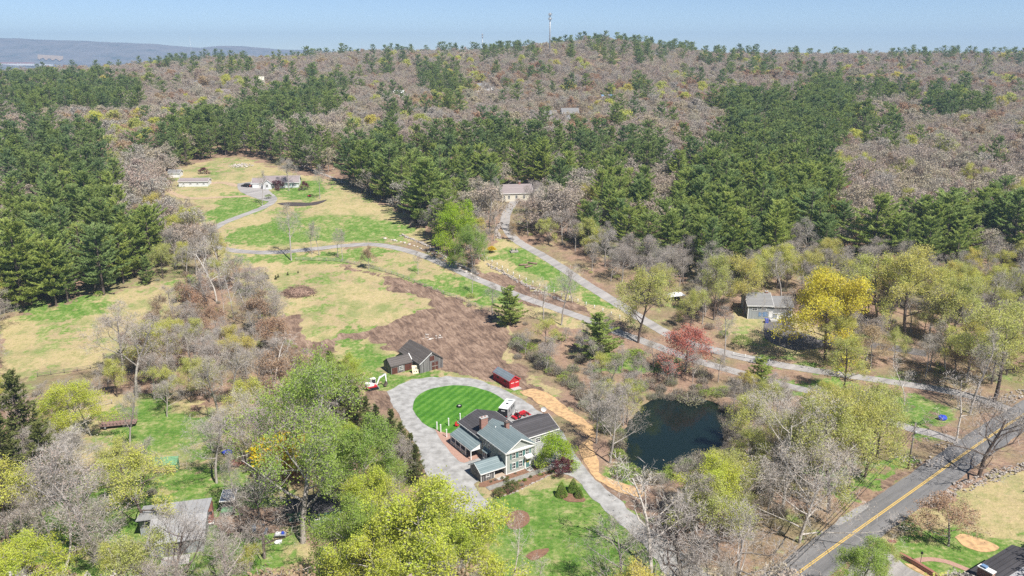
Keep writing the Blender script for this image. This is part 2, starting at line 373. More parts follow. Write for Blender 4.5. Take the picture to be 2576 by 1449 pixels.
def area(name, poly, mat, lift, label=None, cat=None, kind='structure', res=1.0, rag=1.0, holes=(), z=None):
    """a draped sheet: grid cells inside the outline, border cells snapped along a wavering edge"""
    P0 = catmull(list(poly)+[poly[0]], res*.8)[:-1]; P0 = np.array(P0)
    if rag:
        P0 = P0+np.stack([(vnoise(P0[:, 0], P0[:, 1], 2.5, 11)-.5)*rag, (vnoise(P0[:, 0], P0[:, 1], 2.5, 12)-.5)*rag], 1)
    import bmesh
    bm = bmesh.new(); vv = [bm.verts.new((p[0], p[1], 0)) for p in P0]; bm.faces.new(vv)
    bmesh.ops.triangulate(bm, faces=bm.faces[:])
    lo = P0.min(0); hi = P0.max(0); st = res*2.5
    for ax in (0, 1):
        t = lo[ax]+st
        while t < hi[ax]:
            co = [0, 0, 0]; co[ax] = t; no = [0, 0, 0]; no[ax] = 1
            bmesh.ops.bisect_plane(bm, geom=bm.verts[:]+bm.edges[:]+bm.faces[:], plane_co=co, plane_no=no); t += st
    xs = np.array([v.co.x for v in bm.verts]); ysv = np.array([v.co.y for v in bm.verts])
    zs = ground_h(xs, ysv)+lift if z is None else np.full(xs.shape, z)
    for v, zz in zip(bm.verts, zs): v.co.z = zz
    bmesh.ops.recalc_face_normals(bm, faces=bm.faces[:])
    me = bpy.data.meshes.new(name); bm.to_mesh(me); bm.free(); me.materials.append(mat)
    if len(me.polygons) and sum(p.normal.z*p.area for p in me.polygons) < 0: me.flip_normals()
    o = bpy.data.objects.new(name, me); COL.objects.link(o); tag(o, label, cat, kind=kind); return o

M['gravel'] = simple('pale_gravel', (.39,.385,.375), (.25,.245,.235), .5, detail=10, lo=.36, hi=.62)
_ra = G(2010,1443); _rb = G(2450,1127); ROADANG = math.degrees(math.atan2(_rb[1]-_ra[1], _rb[0]-_ra[0]))
def asphalt(name, c1, c2, c3):
    m, n, b = newmat(name); a = noise(n, .35, 6, .65, stretch=(.12, 1.3, 1), rot=R(ROADANG)); s = noise(n, 4, 4, .7)
    f = math_(n, 'ADD', math_(n, 'MULTIPLY', a, .7), math_(n, 'MULTIPLY', s, .3))
    n.links.new(ramp(n, f, [(.36, c1), (.5, c2), (.64, c3)]), b.inputs['Base Color']); b.inputs['Roughness'].default_value = .9; return m
M['asphalt'] = asphalt('road_asphalt', (.10,.10,.102), (.165,.162,.163), (.215,.21,.21))
M['drive'] = asphalt('worn_drive_asphalt', (.20,.19,.185), (.30,.285,.275), (.38,.36,.345))
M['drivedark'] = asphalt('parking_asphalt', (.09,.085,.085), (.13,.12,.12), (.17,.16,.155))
M['patch'] = simple('road_patch', (.30,.295,.29), (.24,.235,.23), 1.2)
M['line'] = simple('yellow_road_paint', (.66,.44,.09), (.52,.36,.10), 1.5)
M['straw'] = simple('straw_and_wood_chips', (.56,.37,.19), (.36,.235,.13), .9, detail=9, lo=.36, hi=.58)
M['mulch'] = simple('brown_mulch', (.25,.14,.09), (.16,.09,.06), 2, detail=8)
M['darkmulch'] = simple('black_mulch', (.09,.075,.07), (.05,.04,.04), 2, detail=8)
M['slate'] = simple('stone_path', (.30,.29,.26), (.20,.19,.17), 1.6, detail=6)
M['paver'] = simple('pink_brick_paving', (.42,.27,.21), (.33,.20,.16), 3)
M['sand'] = simple('sandy_track', (.44,.33,.22), (.34,.25,.17), .8, detail=7)
def lawn_mat():
    m, n, b = newmat('mown_striped_lawn'); tc = N(n, 'ShaderNodeTexCoord').outputs['Object']
    sx = N(n, 'ShaderNodeSeparateXYZ'); n.links.new(tc, sx.inputs[0])
    a = R(64); d = math_(n, 'ADD', math_(n, 'MULTIPLY', sx.outputs[0], -math.sin(a)), math_(n, 'MULTIPLY', sx.outputs[1], math.cos(a)))
    nn = noise(n, .12, 3, .5, tc); d = math_(n, 'ADD', d, math_(n, 'MULTIPLY', nn, 1.2))
    s = math_(n, 'SINE', math_(n, 'MULTIPLY', d, 2*math.pi/2.1)); f = noise(n, 1.1, 6, .7, tc); f2 = noise(n, .25, 4, .6, tc)
    v = math_(n, 'ADD', math_(n, 'MULTIPLY_ADD', s, .08, .03), math_(n, 'ADD', math_(n, 'MULTIPLY', f, .55), math_(n, 'MULTIPLY', f2, .45)))
    n.links.new(ramp(n, v, [(.28, (.028,.105,.008)), (.5, (.055,.175,.014)), (.74, (.13,.27,.04))]), b.inputs['Base Color']); b.inputs['Roughness'].default_value = .9; return m
M['lawn'] = lawn_mat()
m, n, b = newmat('pond_water'); b.inputs['Base Color'].default_value = (.006,.014,.012,1); b.inputs['Roughness'].default_value = .05; b.inputs['Specular IOR Level'].default_value = .28
bp = N(n, 'ShaderNodeBump'); bp.inputs['Strength'].default_value = .12; bp.inputs['Distance'].default_value = .1; n.links.new(noise(n, .9, 3), bp.inputs['Height']); n.links.new(bp.outputs[0], b.inputs['Normal']); M['water'] = m

area('pond_water', POND_BIG, M['water'], 0, 'dark still pond among bare trees', 'pond', z=-.75, res=2)
# main road along the lower right corner
RC = [G(*p) for p in ((1890,1530),(2010,1443),(2184,1317),(2326,1216),(2450,1127),(2576,1044),(2760,925))]
_, rc, rn = strip('road', RC, 8.0, M['asphalt'], .06, 'two lane asphalt road with double yellow line', 'road', step=2.0, rag=.5)
for o_ in (-.18, .18): strip('road_marking', RC, .19, M['line'], .09, 'yellow centre line painted on the road', 'road marking', step=2.0, off=o_+.15)
area('road_patch', WP((2100,1320),(2120,1299),(2165,1272),(2180,1271),(2183,1278),(2150,1300),(2115,1322)), M['patch'], .085, 'pale asphalt patch on the road', 'road patch', res=.8, rag=.3)
strip('driveway', WP((1330,492),(1292,510),(1272,545),(1275,575),(1302,607),(1380,652),(1470,712),(1560,768),(1640,818),(1720,858),(1820,887),(1930,912),(2100,940),(2250,962),(2390,985),(2490,1012),(2600,1060)), 4.3, M['drive'], .05, 'grey paved drive running past the woods to the road', 'driveway', rag=.4)
strip('driveway', WP((655,468),(672,485),(688,503),(662,522),(610,542),(560,562),(530,585),(530,607),(560,625),(630,634),(710,634),(800,625),(880,617),(950,616),(1030,632),(1110,662),(1200,702),(1300,742),(1400,777),(1480,805),(1560,838),(1650,870),(1740,903),(1850,935),(1960,965),(2060,990),(2160,1022),(2270,1072),(2350,1092),(2430,1118),(2470,1135)), 3.8, M['drive'], .045, 'long grey farm drive looping across the upper field', 'driveway', rag=.4)
area('driveway', WP((598,462),(640,458),(665,468),(690,500),(668,506),(625,492),(600,478)), M['drive'], .06, 'paved parking apron beside the upper ranch house', 'driveway', rag=.5)
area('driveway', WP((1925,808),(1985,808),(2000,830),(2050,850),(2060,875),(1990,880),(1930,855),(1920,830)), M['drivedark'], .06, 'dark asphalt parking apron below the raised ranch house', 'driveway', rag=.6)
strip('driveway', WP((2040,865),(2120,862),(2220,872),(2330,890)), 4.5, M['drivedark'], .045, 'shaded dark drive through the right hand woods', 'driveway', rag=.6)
strip('path', WP((420,478),(470,498),(560,496),(640,492)), 3.0, M['sand'], .05, 'sandy farm track across the grass of the upper field', 'path', rag=1)
strip('path', WP((520,462),(560,460),(600,468)), 4.0, M['sand'], .045, 'sandy track between garages and ranch house', 'path', rag=1)
area('gravel_drive', WP((975,985),(1020,962),(1075,950),(1140,948),(1195,955),(1255,975),(1325,1012),(1392,1062),(1440,1128),(1475,1180),(1535,1240),(1625,1320),(1725,1400),(1800,1470),(1740,1520),(1640,1400),(1560,1318),(1500,1262),(1440,1200),(1400,1190),(1330,1190),(1200,1215),(1230,1270),(1240,1320),(1200,1330),(1150,1290),(1105,1235),(1065,1180),(1045,1120),(1005,1050),(985,1015)), M['gravel'], .05, 'pale gravel drive circling the lawn and the farmhouse', 'driveway', res=1.5, rag=1.2)
area('lawn', WP((1038,1030),(1045,1005),(1068,985),(1110,973),(1150,970),(1200,976),(1245,992),(1272,1012),(1275,1040),(1230,1060),(1180,1075),(1140,1090),(1100,1083),(1062,1062)), M['lawn'], .09, 'oval of mown striped lawn inside the gravel circle', 'lawn', res=1.2, rag=.3)
area('straw_bank', WP((1306,984),(1340,979),(1376,988),(1425,1024),(1478,1064),(1504,1098),(1490,1100),(1450,1078),(1395,1040),(1345,1008)), M['straw'], .07, 'golden straw strewn on the bank beside the gravel drive', 'straw bank', rag=1.2)
area('straw_bank', WP((1486,1100),(1500,1150),(1512,1190),(1560,1213),(1618,1240),(1608,1252),(1550,1234),(1498,1200),(1470,1160),(1462,1120)), M['straw'], .066, 'narrow band of straw between gravel drive and pond', 'straw bank', rag=1.0)
area('patio', WP((1094,1080),(1150,1058),(1200,1095),(1190,1150),(1158,1162),(1112,1112)), M['paver'], .07, 'pink brick patio behind the row of white posts', 'patio', rag=.2)
# ------------------------------------------------------------------ tree models
def np_mesh(name, V, F3, F4, mats, mi=None):
    """V: Nx3, F3: triangles, F4: quads; mi: material index per face (triangles first)"""
    me = bpy.data.meshes.new(name); V = np.asarray(V, np.float32)
    F3 = np.asarray(F3, np.int32).reshape(-1, 3); F4 = np.asarray(F4, np.int32).reshape(-1, 4)
    me.vertices.add(len(V)); me.vertices.foreach_set('co', V.ravel()); me.loops.add(F3.size+F4.size)
    me.loops.foreach_set('vertex_index', np.concatenate([F3.ravel(), F4.ravel()])); me.polygons.add(len(F3)+len(F4))
    me.polygons.foreach_set('loop_start', np.concatenate([np.arange(len(F3))*3, F3.size+np.arange(len(F4))*4]).astype(np.int32))
    me.polygons.foreach_set('loop_total', np.concatenate([np.full(len(F3), 3), np.full(len(F4), 4)]).astype(np.int32))
    for m in mats: me.materials.append(m)
    if mi is not None: me.polygons.foreach_set('material_index', np.asarray(mi, np.int32))
    me.update(); me.validate(); return me
def unit(a): return a/np.maximum(np.linalg.norm(a, axis=-1, keepdims=True), 1e-9)
def blades(rs, C, D, L, W):
    """one small leaf-like quad per row: centre C, along D, length L, width W"""
    n = len(C); D = unit(D); S = unit(np.cross(D, rs.normal(size=(n, 3)))); L = np.broadcast_to(L, (n,))[:, None]; W = np.broadcast_to(W, (n,))[:, None]
    a = C-D*L*.5; b = C+D*L*.5
    V = np.stack([a-S*W*.25, C-D*L*.05+S*W*.5, b, C-D*L*.05-S*W*.5], 1)
    V[:, 0] = a[:, :]; return V.reshape(-1, 3), np.arange(n*4).reshape(n, 4)
def tubes(S, n):
    """segments rows (p0 3, p1 3, r0, r1) -> n sided sleeves"""
    p0, p1, r0, r1 = S[:, :3], S[:, 3:6], S[:, 6], S[:, 7]; d = unit(p1-p0)
    up = np.where(np.abs(d[:, 2:3]) < .9, np.array([[0, 0, 1.]]), np.array([[1., 0, 0]])); a = unit(np.cross(d, up)); b = np.cross(d, a)
    V = []
    for p, r in ((p0, r0), (p1, r1)):
        for k in range(n):
            t = 2*math.pi*k/n; V.append(p+(a*math.cos(t)+b*math.sin(t))*r[:, None])
    V = np.stack(V, 1); m = len(S); base = (np.arange(m)*2*n)[:, None]
    F = np.stack([base[:, 0, None]+np.array([[k, (k+1) % n, (k+1) % n+n, k+n]]) for k in range(n)], 1).reshape(-1, 4) if m else np.zeros((0, 4), int)
    return V.reshape(-1, 3), F
def join(parts):
    """parts: list of (V, F(k x 3|4), mat) -> arrays"""
    V = []; F3 = []; F4 = []; m3 = []; m4 = []; o = 0
    for v, f, m in parts:
        v = np.asarray(v); f = np.asarray(f)
        if len(f) == 0: continue
        V.append(v)
        if f.shape[1] == 3: F3.append(f+o); m3 += [m]*len(f)
        else: F4.append(f+o); m4 += [m]*len(f)
        o += len(v)
    return np.concatenate(V), (np.concatenate(F3) if F3 else np.zeros((0, 3), int)), (np.concatenate(F4) if F4 else np.zeros((0, 4), int)), m3+m4
def skeleton(seed, H, spread=.42, bole=.28, limbs=9, l2=5, l3=5, twigs=5, gnarl=.18, up=.55, r0=None, forks=1):
    rnd = random.Random(seed); big = []; small = []; tips = []
    def V3(*a): return Vector(a)
    def run(p, d, L, r, lev, k):
        pts = [(p.copy(), r)]
        for i in range(k):
            gn = gnarl*(.35 if lev == 0 else 1); d = (d+Vector((rnd.gauss(0, gn), rnd.gauss(0, gn), rnd.gauss(0, gn*.6)+.05*(lev > 0)))).normalized()
            q = p+d*(L/k); r2 = r*(1-.75*(i+1)/k) if lev else r*(1-.62*(i+1)/k)
            (big if lev < 2 else small).append((*p, *q, pts[-1][1], max(r2, .012))); p = q; pts.append((p.copy(), r2))
        return pts, d
    def kids(pts, d, L, r, lev):
        if lev == 3:
            for pt, rr in pts[1:]:
                for _ in range(max(1, twigs//len(pts[1:])+ (rnd.random() < .5))):
                    dd = (d*.5+Vector((rnd.gauss(0, .6), rnd.gauss(0, .6), rnd.gauss(.1, .5)))).normalized(); tips.append((*pt, *dd, L))
            return
        nk = (limbs, l2, l3)[lev]
        for j in range(nk):
            t = (bole+(1-bole)*(j+rnd.random()*.8)/nk) if lev == 0 else (.25+.75*(j+rnd.random())/nk)
            x = t*(len(pts)-1); i = min(int(x), len(pts)-2); f = x-i; p = pts[i][0].lerp(pts[i+1][0], f); rr = pts[i][1]*(1-f)+pts[i+1][1]*f
            az = j*2.4+rnd.uniform(-.5, .5)
            if lev == 0:
                e = up+.45*(t-.5)+rnd.uniform(-.15, .15); dd = Vector((math.cos(az)*math.cos(e), math.sin(az)*math.cos(e), math.sin(e)))
                LL = H*spread*(1.15-.62*((t-bole)/(1-bole)))*rnd.uniform(.75, 1.15)
            else:
                side = d.cross(Vector((math.cos(az), math.sin(az), .3))).normalized(); dd = (d*.75+side*.75+Vector((0, 0, .22))).normalized(); LL = L*(.62-.25*t)*rnd.uniform(.8, 1.25)
            pp, d2 = run(p, dd, LL, rr*.55, lev+1, 4 if lev == 0 else 3)
            kids(pp, d2, LL, rr*.55, lev+1)
    r0 = r0 or H*.017
    for fk in range(forks):
        az = fk*2.5+rnd.random(); lean = .0 if forks == 1 else .22
        pts, d = run(Vector((math.cos(az)*.25*(forks > 1), math.sin(az)*.25*(forks > 1), -.4)), Vector((math.cos(az)*lean, math.sin(az)*lean, 1)).normalized(), H*(.86 if forks == 1 else .8), r0, 0, 7)
        kids(pts, d, H, r0, 0)
    return np.array(big), np.array(small), np.array(tips)
def decid(name, seed, H, leaf='buds', bark='bark', leaves=4, lsize=.3, lrad=.5, twig=.035, tl=1.3, lod=1.0, **kw):
    rs = np.random.RandomState(seed); big, small, tips = skeleton(seed, H, **kw)
    if lod < 1: tips = tips[rs.rand(len(tips)) < lod]
    s = 1/math.sqrt(lod)
    Tv, Tf = tubes(big, 6 if lod == 1 else 4); Sv, Sf = tubes(small, 3)
    P, D = tips[:, :3], tips[:, 3:6]; Lt = tl*rs.uniform(.6, 1.2, len(P))
    Wv, Wf = blades(rs, P+D*Lt[:, None]*.5, D, Lt, twig*s)
    D2 = unit(D+rs.normal(size=D.shape)*.6); Xv, Xf = blades(rs, P+D*Lt[:, None]*.5+D2*Lt[:, None]*.35, D2, Lt*.8, twig*s*.8)
    n = int(len(P)*leaves); i = rs.randint(0, len(P), n); C = P[i]+D[i]*(Lt[i]*rs.uniform(.3, 1.1, n))[:, None]+rs.normal(size=(n, 3))*lrad*.6
    Lv, Lf = blades(rs, C, rs.normal(size=(n, 3)), lsize*rs.uniform(.6, 1.3, n)*s, lsize*.8*s)
    trunk = join([(Tv, Tf, 0), (Sv, Sf, 0)]); crown = join([(Wv, Wf, 0), (Xv, Xf, 0), (Lv, Lf, 1)])
    return name, trunk, crown, [M[bark]], [M[bark if bark != 'barkd' else 'bark'], M[leaf]], H
def pine(name, seed, H=24, leaf='pine', lod=1.0, clear=.25, wid=.21, droop=-.08, whorl=1.15, taper=.8, tuft=.95, dens=1.0):
    rs = np.random.RandomState(seed); z = H*clear; seg = [(0, 0, -.5, 0, 0, H*.5, H*.016, H*.010), (0, 0, H*.5, 0, 0, H*.97, H*.010, .04)]
    C = []; D = []; Ls = []; br = []
    while z < H*.985:
        t = (z-H*clear)/(H*(1-clear)); env = min(1, .55+t*2.2)*(1-t**1.7)**taper*H*wid+.35
        nb = 5
        for k in range(nb):
            if rs.rand() < .13: continue
            az = rs.rand()*6.28 if True else 0; L = env*rs.uniform(.62, 1.22); zz = z+rs.uniform(-.35, .35)
            rise = droop+.55*t**2+rs.uniform(-.06, .10); e = np.array([math.cos(az), math.sin(az), 0])
            n = max(3, int(L/.42*dens*lod)); s = .22+.78*(np.arange(n)+rs.rand(n))/n
            pts = e*L*s[:, None]; pts[:, 2] += zz+L*(rise*s+.28*s**3); side = np.array([-e[1], e[0], 0])
            wv = (.55*(1-s)**.5+.30)*np.minimum(1, L/2.5)
            for rep in range(3):
                off = rs.uniform(-1, 1, n)*wv; q = pts+side*off[:, None]+e*(np.abs(off)*-.3)[:, None]+np.array([0, 0, 1])*rs.uniform(-.12, .25, n)[:, None]
                C.append(q); dd = e*.55+side*(off*.7)[:, None]+np.array([0, 0, 1])*rs.uniform(.15, .9, n)[:, None]; D.append(dd)
            tipz = zz+L*(rise+.18); br.append((0, 0, zz, e[0]*L*.55, e[1]*L*.55, zz+L*rise*.55+.1, .07, .04)); br.append((e[0]*L*.55, e[1]*L*.55, zz+L*rise*.55+.1, e[0]*L, e[1]*L, tipz, .04, .02))
        z += whorl*rs.uniform(.8, 1.2)*(1 if t < .8 else .7)/(1 if lod > .8 else .75)
    # dead stubs on the clear bole
    for _ in range(int(9*lod)):
        az = rs.rand()*6.28; zz = H*clear*rs.uniform(.35, 1); L = rs.uniform(.8, 2.2); br.append((0, 0, zz, math.cos(az)*L, math.sin(az)*L, zz+rs.uniform(-.2, .3), .04, .015))
    C = np.concatenate(C); D = np.concatenate(D); s = 1/math.sqrt(lod); n = len(C)
    rep = 3; C3 = np.repeat(C, rep, 0)+rs.normal(size=(n*rep, 3))*.12; D3 = np.repeat(unit(D), rep, 0)+rs.normal(size=(n*rep, 3))*.42
    Lv, Lf = blades(rs, C3, D3, tuft*rs.uniform(.7, 1.25, n*rep)*s, tuft*.30*s)
    Tv, Tf = tubes(np.array(seg), 7 if lod == 1 else 5); Bv, Bf = tubes(np.array(br), 3)
    return name, join([(Tv, Tf, 0), (Bv, Bf, 0)]), join([(Lv, Lf, 0)]), [M['barkd']], [M[leaf]], H
def bushm(name, seed, r, h, leaf, n=700, size=.22, shape='dome', bark='barkd', hollow=.5):
    """leafy or twiggy shrub: stems from the base and leaf faces through its volume, denser outside"""
    rs = np.random.RandomState(seed); d = unit(rs.normal(size=(n, 3))); d[:, 2] = np.abs(d[:, 2])*1.0-.12; rad = rs.uniform(hollow, 1, n)**.6
    lump = 1+.22*np.sin(d[:, 0]*5+seed)*np.cos(d[:, 1]*4+seed*2)+.1*rs.normal(size=n)*(shape == 'dome')
    C = d*(rad*lump)[:, None]*np.array([r, r, h*.5]); C[:, 2] += h*.5
    if shape == 'cone':
        t = 1-np.sqrt(rs.rand(n)); az = rs.rand(n)*6.28; rr = r*np.sin(np.minimum(1, (1-t)*1.08)*1.57)*(1-t*.25)*rs.uniform(.8, 1.02, n); rr = r*(1-t)**.75*rs.uniform(.85, 1.03, n)
        C = np.stack([np.cos(az)*rr, np.sin(az)*rr, t*h+.05], 1); d = np.stack([np.cos(az), np.sin(az), np.full(n, .6)], 1)
    Lv, Lf = blades(rs, C, d+rs.normal(size=(n, 3))*.7, size*rs.uniform(.7, 1.3, n), size*.7)
    st = []
    for k in range(9):
        az = k*.7; e = rs.uniform(.2, .8); st.append((0, 0, -.1, math.cos(az)*r*e*.6, math.sin(az)*r*e*.6, h*.6, .05, .02))
    Tv, Tf = tubes(np.array(st), 3)
    return name, join([(Tv, Tf, 0)]), join([(Lv, Lf, 0)]), [M[bark]], [M[leaf]], h
def brushm(name, seed, r, h, n=520, leaf='brush', green=.4):
    """thicket: many fine upright twigs with sparse leaves"""
    rs = np.random.RandomState(seed); az = rs.rand(n)*6.28; q = np.sqrt(rs.rand(n))*r; hh = h*rs.uniform(.4, 1, n)*(1-.5*(q/r)**2)
    B = np.stack([np.cos(az)*q*.6, np.sin(az)*q*.6, hh*.15], 1); D = np.stack([np.cos(az)*.5*q/r+rs.normal(size=n)*.25, np.sin(az)*.5*q/r+rs.normal(size=n)*.25, np.ones(n)], 1)
    Wv, Wf = blades(rs, B+unit(D)*hh[:, None]*.4, D, hh*.9, .07)
    k = int(n*1.6); i = rs.randint(0, n, k); C = B[i]+unit(D[i])*(hh[i]*rs.uniform(.3, 1, k))[:, None]+rs.normal(size=(k, 3))*.25
    Lv, Lf = blades(rs, C, rs.normal(size=(k, 3)), .26, .2)
    return name, None, join([(Wv, Wf, 0), (Lv, Lf, 1)]), [M['bark']], [M['bark'], M[leaf]], h
def mk_thing(spec, label, cat='tree', kid=('trunk', 'crown')):
    name, tr, cr, tm, cm, H = spec
    r = bpy.data.objects.new(name, None); COL.objects.link(r); tag(r, label, cat); r.location = (0, -3000, 0)
    for nm, d, ms in ((kid[0], tr, tm), (kid[1], cr, cm)):
        if d is None: continue
        o = bpy.data.objects.new(nm, np_mesh(name+'_'+nm, d[0], d[1], d[2], ms, d[3])); COL.objects.link(o); o.parent = r
    r['_H'] = H; return r
def as_source(spec, coll):
    """one joined mesh used by the woods that are too many to count"""
    name, tr, cr, tm, cm, H = spec; parts = []
    if tr: parts.append(tr)
    V = [cr[0]]; F3 = [cr[1]]; F4 = [cr[2]]; k3, k4 = len(cr[1]), len(cr[2]); mi3 = cr[3][:k3]; mi4 = cr[3][k3:]
    o = len(cr[0]); mats = list(cm); nb = len(cm)
    if tr: V.append(tr[0]); F3.append(tr[1]+o); F4.append(tr[2]+o); mi3 = mi3+[nb]*len(tr[1]); mi4 = mi4+[nb]*len(tr[2]); mats += tm
    me = np_mesh(name+'_far', np.concatenate(V), np.concatenate(F3), np.concatenate(F4), mats, mi3+mi4)
    ob = bpy.data.objects.new(name+'_far', me); coll.objects.link(ob); return ob

PROTO = {}
def proto(key, spec, label='x', cat='tree', kid=('trunk', 'crown')):
    hs = float(max(d[0][:, 2].max() for d in (spec[1], spec[2]) if d is not None)); spec = spec[:5]+(max(spec[5], hs*.97) if not key.startswith('pine') else hs,); PROTO.setdefault(key, []).append([mk_thing(spec, label, cat, kid), spec[5], False])
for s in range(5): proto('pine', pine('white_pine', 10+s, H=25, wid=(.26,.30,.23,.28,.32)[s], taper=(.5,.45,.65,.5,.42)[s], clear=(.22,.16,.3,.1,.2)[s]))
for s in range(2): proto('pinelow', pine('white_pine', 20+s, H=17, wid=.29, clear=.05, taper=.75))
for s in range(3): proto('spruce', pine('dark_spruce', 30+s, H=16, leaf='spruce', wid=.19, clear=.04, taper=1.0, droop=-.25, whorl=.6, tuft=.6))
for s in range(5): proto('bare', decid('bare_tree', 40+s, 18, spread=(.40,.36,.44,.38,.42)[s], bole=(.3,.4,.25,.35,.3)[s], leaves=1.6, lsize=.17, twig=.05, twigs=6))
for s in range(3): proto('slim', decid('bare_tree', 50+s, 19, spread=.25, bole=.42, leaves=1.4, lsize=.17, twig=.045, up=.75, limbs=8))
for s in range(3): proto('limb', decid('big_limbed_bare_tree', 140+s, 14, bark='barkd' if s == 0 else 'bark', leaves=.6, lsize=.15, spread=.58, gnarl=.22, up=.35, bole=.22, twigs=4, limbs=11, l2=6, l3=5, twig=.055, r0=.36))
for s in range(3): proto('dead', decid('weathered_tree', 60+s, 15, bark='barkl', leaves=.25, spread=.42, gnarl=.34, up=.45, twigs=2, limbs=7, l2=4, l3=4, twig=.05))
for s in range(2): proto('wide', decid('spreading_bare_tree', 66+s, 18, bark='barkl', leaves=1.6, lsize=.2, spread=.60, bole=.14, gnarl=.13, up=.5, limbs=12, l2=6, l3=5, leaf='buds', twigs=6))
for s in range(3): proto('rust', decid('budding_tree', 70+s, 14, leaf='rust', leaves=6, lsize=.27, spread=.38, bole=.25))
for s in range(4): proto('yellow', decid('budding_tree', 80+s, 18, leaf='yellow', bark='barkd', leaves=9, lsize=.25, lrad=.55, spread=(.36,.42,.38,.33)[s], bole=.3))
for s in range(3): proto('ygreen', decid('leafing_tree', 93+s, 18, leaf='ygreen', bark='bark', leaves=11, lsize=.24, lrad=.55, spread=.42, bole=.2, limbs=11, twigs=6))
proto('airy', decid('leafing_tree', 96, 24, leaf='green', bark='bark', leaves=6, lsize=.25, lrad=.6, spread=.36, bole=.22, limbs=13, twigs=6))
for s in range(3): proto('green', decid('leafing_tree', 90+s, 20, leaf='green', bark='bark', leaves=13, lsize=.25, lrad=.6, spread=.42, bole=.22, limbs=11, twigs=6))
for s in range(1): proto('gold', decid('golden_tree', 97+s, 17, leaf='gold', bark='barkd', leaves=14, lsize=.28, lrad=.6, spread=.44, bole=.2, limbs=11))
for s in range(2): proto('lime', decid('lime_green_tree', 100+s, 9 if s == 0 else 16, leaf='lime', leaves=(9, 13)[s], lsize=.26 if s == 0 else .34, lrad=.45 if s == 0 else .7, spread=.50, bole=.16, up=.3, limbs=12, r0=.16))
proto('redbud', decid('red_flowering_maple', 110, 13, leaf='redbud', leaves=7, lsize=.26, spread=.40, bole=.2))
proto('wine', decid('japanese_maple', 112, 5, leaf='wine', leaves=7, lsize=.2, lrad=.25, spread=.62, bole=.12, up=.25, r0=.1, tl=.6, l3=4))
for s in range(3): proto('brush', brushm('shrub', 120+s, 2.6, 3.6), cat='shrub', kid=('stems', 'twigs'))
proto('forsythia', bushm('forsythia_bush', 130, 2.4, 5.0, 'bright', 2600, .36), cat='bush', kid=('stems', 'foliage'))
proto('roundbush', bushm('round_shrub', 131, 1.0, 1.5, 'spruce', 700, .16), cat='bush', kid=('stems', 'foliage'))
proto('greenbush', bushm('leafy_shrub', 132, 2.2, 2.6, 'green', 1100, .24), cat='bush', kid=('stems', 'foliage'))
proto('darkbush', bushm('evergreen_shrub', 133, 2.0, 3.0, 'pine', 1100, .22), cat='bush', kid=('stems', 'foliage'))
proto('cone', bushm('conical_evergreen', 134, 1.15, 3.0, 'yew', 2200, .16, 'cone'), cat='bush', kid=('stems', 'foliage'))
proto('sapling', pine('young_spruce', 135, H=2.2, leaf='spruce', wid=.3, clear=.02, taper=1, droop=-.1, whorl=.25, tuft=.3))
_first = {}
rt = random.Random(77)
def place(key, x, y, h=None, label=None, group=None, wide=1.0, vi=None, rz=None, z=None, cat=None):
    L = PROTO[key]; e = L[rt.randrange(len(L)) if vi is None else vi % len(L)]
    sc = (h/e[1]) if h else rt.uniform(.85, 1.15); loc = (x, y, gz(x, y) if z is None else z); rz = rt.uniform(0, 6.28) if rz is None else rz
    s3 = (sc*wide, sc*wide, sc)
    if not e[2]:
        e[2] = True; o = e[0]; o.location = loc; o.rotation_euler = (0, 0, rz); o.scale = s3; o['label'] = label
        if group: o['group'] = group
    else: o = copy_thing(e[0], loc, rz, s3, label, group)
    if cat: o['category'] = cat
    if '_H' in o: del o['_H']
    return o
def height_for(x, y, topy):
    z0 = gz(x, y); lo, hi = 1.0, 45.0
    for _ in range(20):
        m_ = (lo+hi)/2
        if Pj(x, y, z0+m_)[1] > topy: lo = m_
        else: hi = m_
    return lo
TREES = []     # (x, y, radius) already standing
def spec_tree(key, bx, by, ty, label, wide=1.0, group=None, vi=None, rz=None, cat=None):
    x, y = G(bx, by); h = height_for(x, y, ty); TREES.append((x, y, 3.5)); return place(key, x, y, h, label, group, wide, vi, rz, cat=cat)
# ------------------------------------------------------------------ single trees that stand out in the photograph
S = spec_tree
S('pinelow', 1505, 902, 783, 'dark green pine standing alone beside the farm drive above the pond', 1.65)
S('pinelow', 1912, 972, 898, 'small round pine on the grass strip between the two right hand drives', 1.75)
S('pinelow', 1282, 818, 716, 'bushy pine at the top corner of the churned brown soil', 1.5)
S('pinelow', 1625, 652, 580, 'pale green pine among the bare trees right of the upper drive')
S('pinelow', 487, 775, 690, 'dark pine behind the bare hedgerow beside the left field', 1.2)
S('pine', 60, 775, 545, 'leftmost of the tall pines at the front edge of the left stand', 1.2, vi=3)
S('pine', 150, 752, 560, 'second tall pine from the left edge facing the left field', 1.15, vi=1)
S('pine', 262, 742, 555, 'dense pointed pine at the right end of the left stand', 1.15, vi=4)
S('pinelow', 372, 715, 640, 'short pine at the forest edge beside the hedgerow')
S('pine', 1072, 566, 392, 'large pine at the right corner of the upper field', 1.3, vi=3)
S('pine', 1110, 520, 395, 'pine just behind the large one at the corner of the upper field', 1.1, vi=1)
S('pine', 925, 482, 345, 'pine with low branches at the top right edge of the upper field', 1.1, vi=4)
S('pine', 985, 505, 360, 'pine in the forest edge above the upper field', 1.1, vi=1)
S('pine', 2190, 668, 480, 'broadest pine above the golden trees on the right', 1.55, vi=1)
S('pine', 2370, 660, 475, 'wide pine second from the right above the raised ranch house', 1.45, vi=4)
S('pine', 2540, 650, 470, 'wide pine at the right edge of the photograph', 1.3, vi=3)
S('pine', 1942, 680, 500, 'slender pine behind the raised ranch house', 1.0, vi=0)
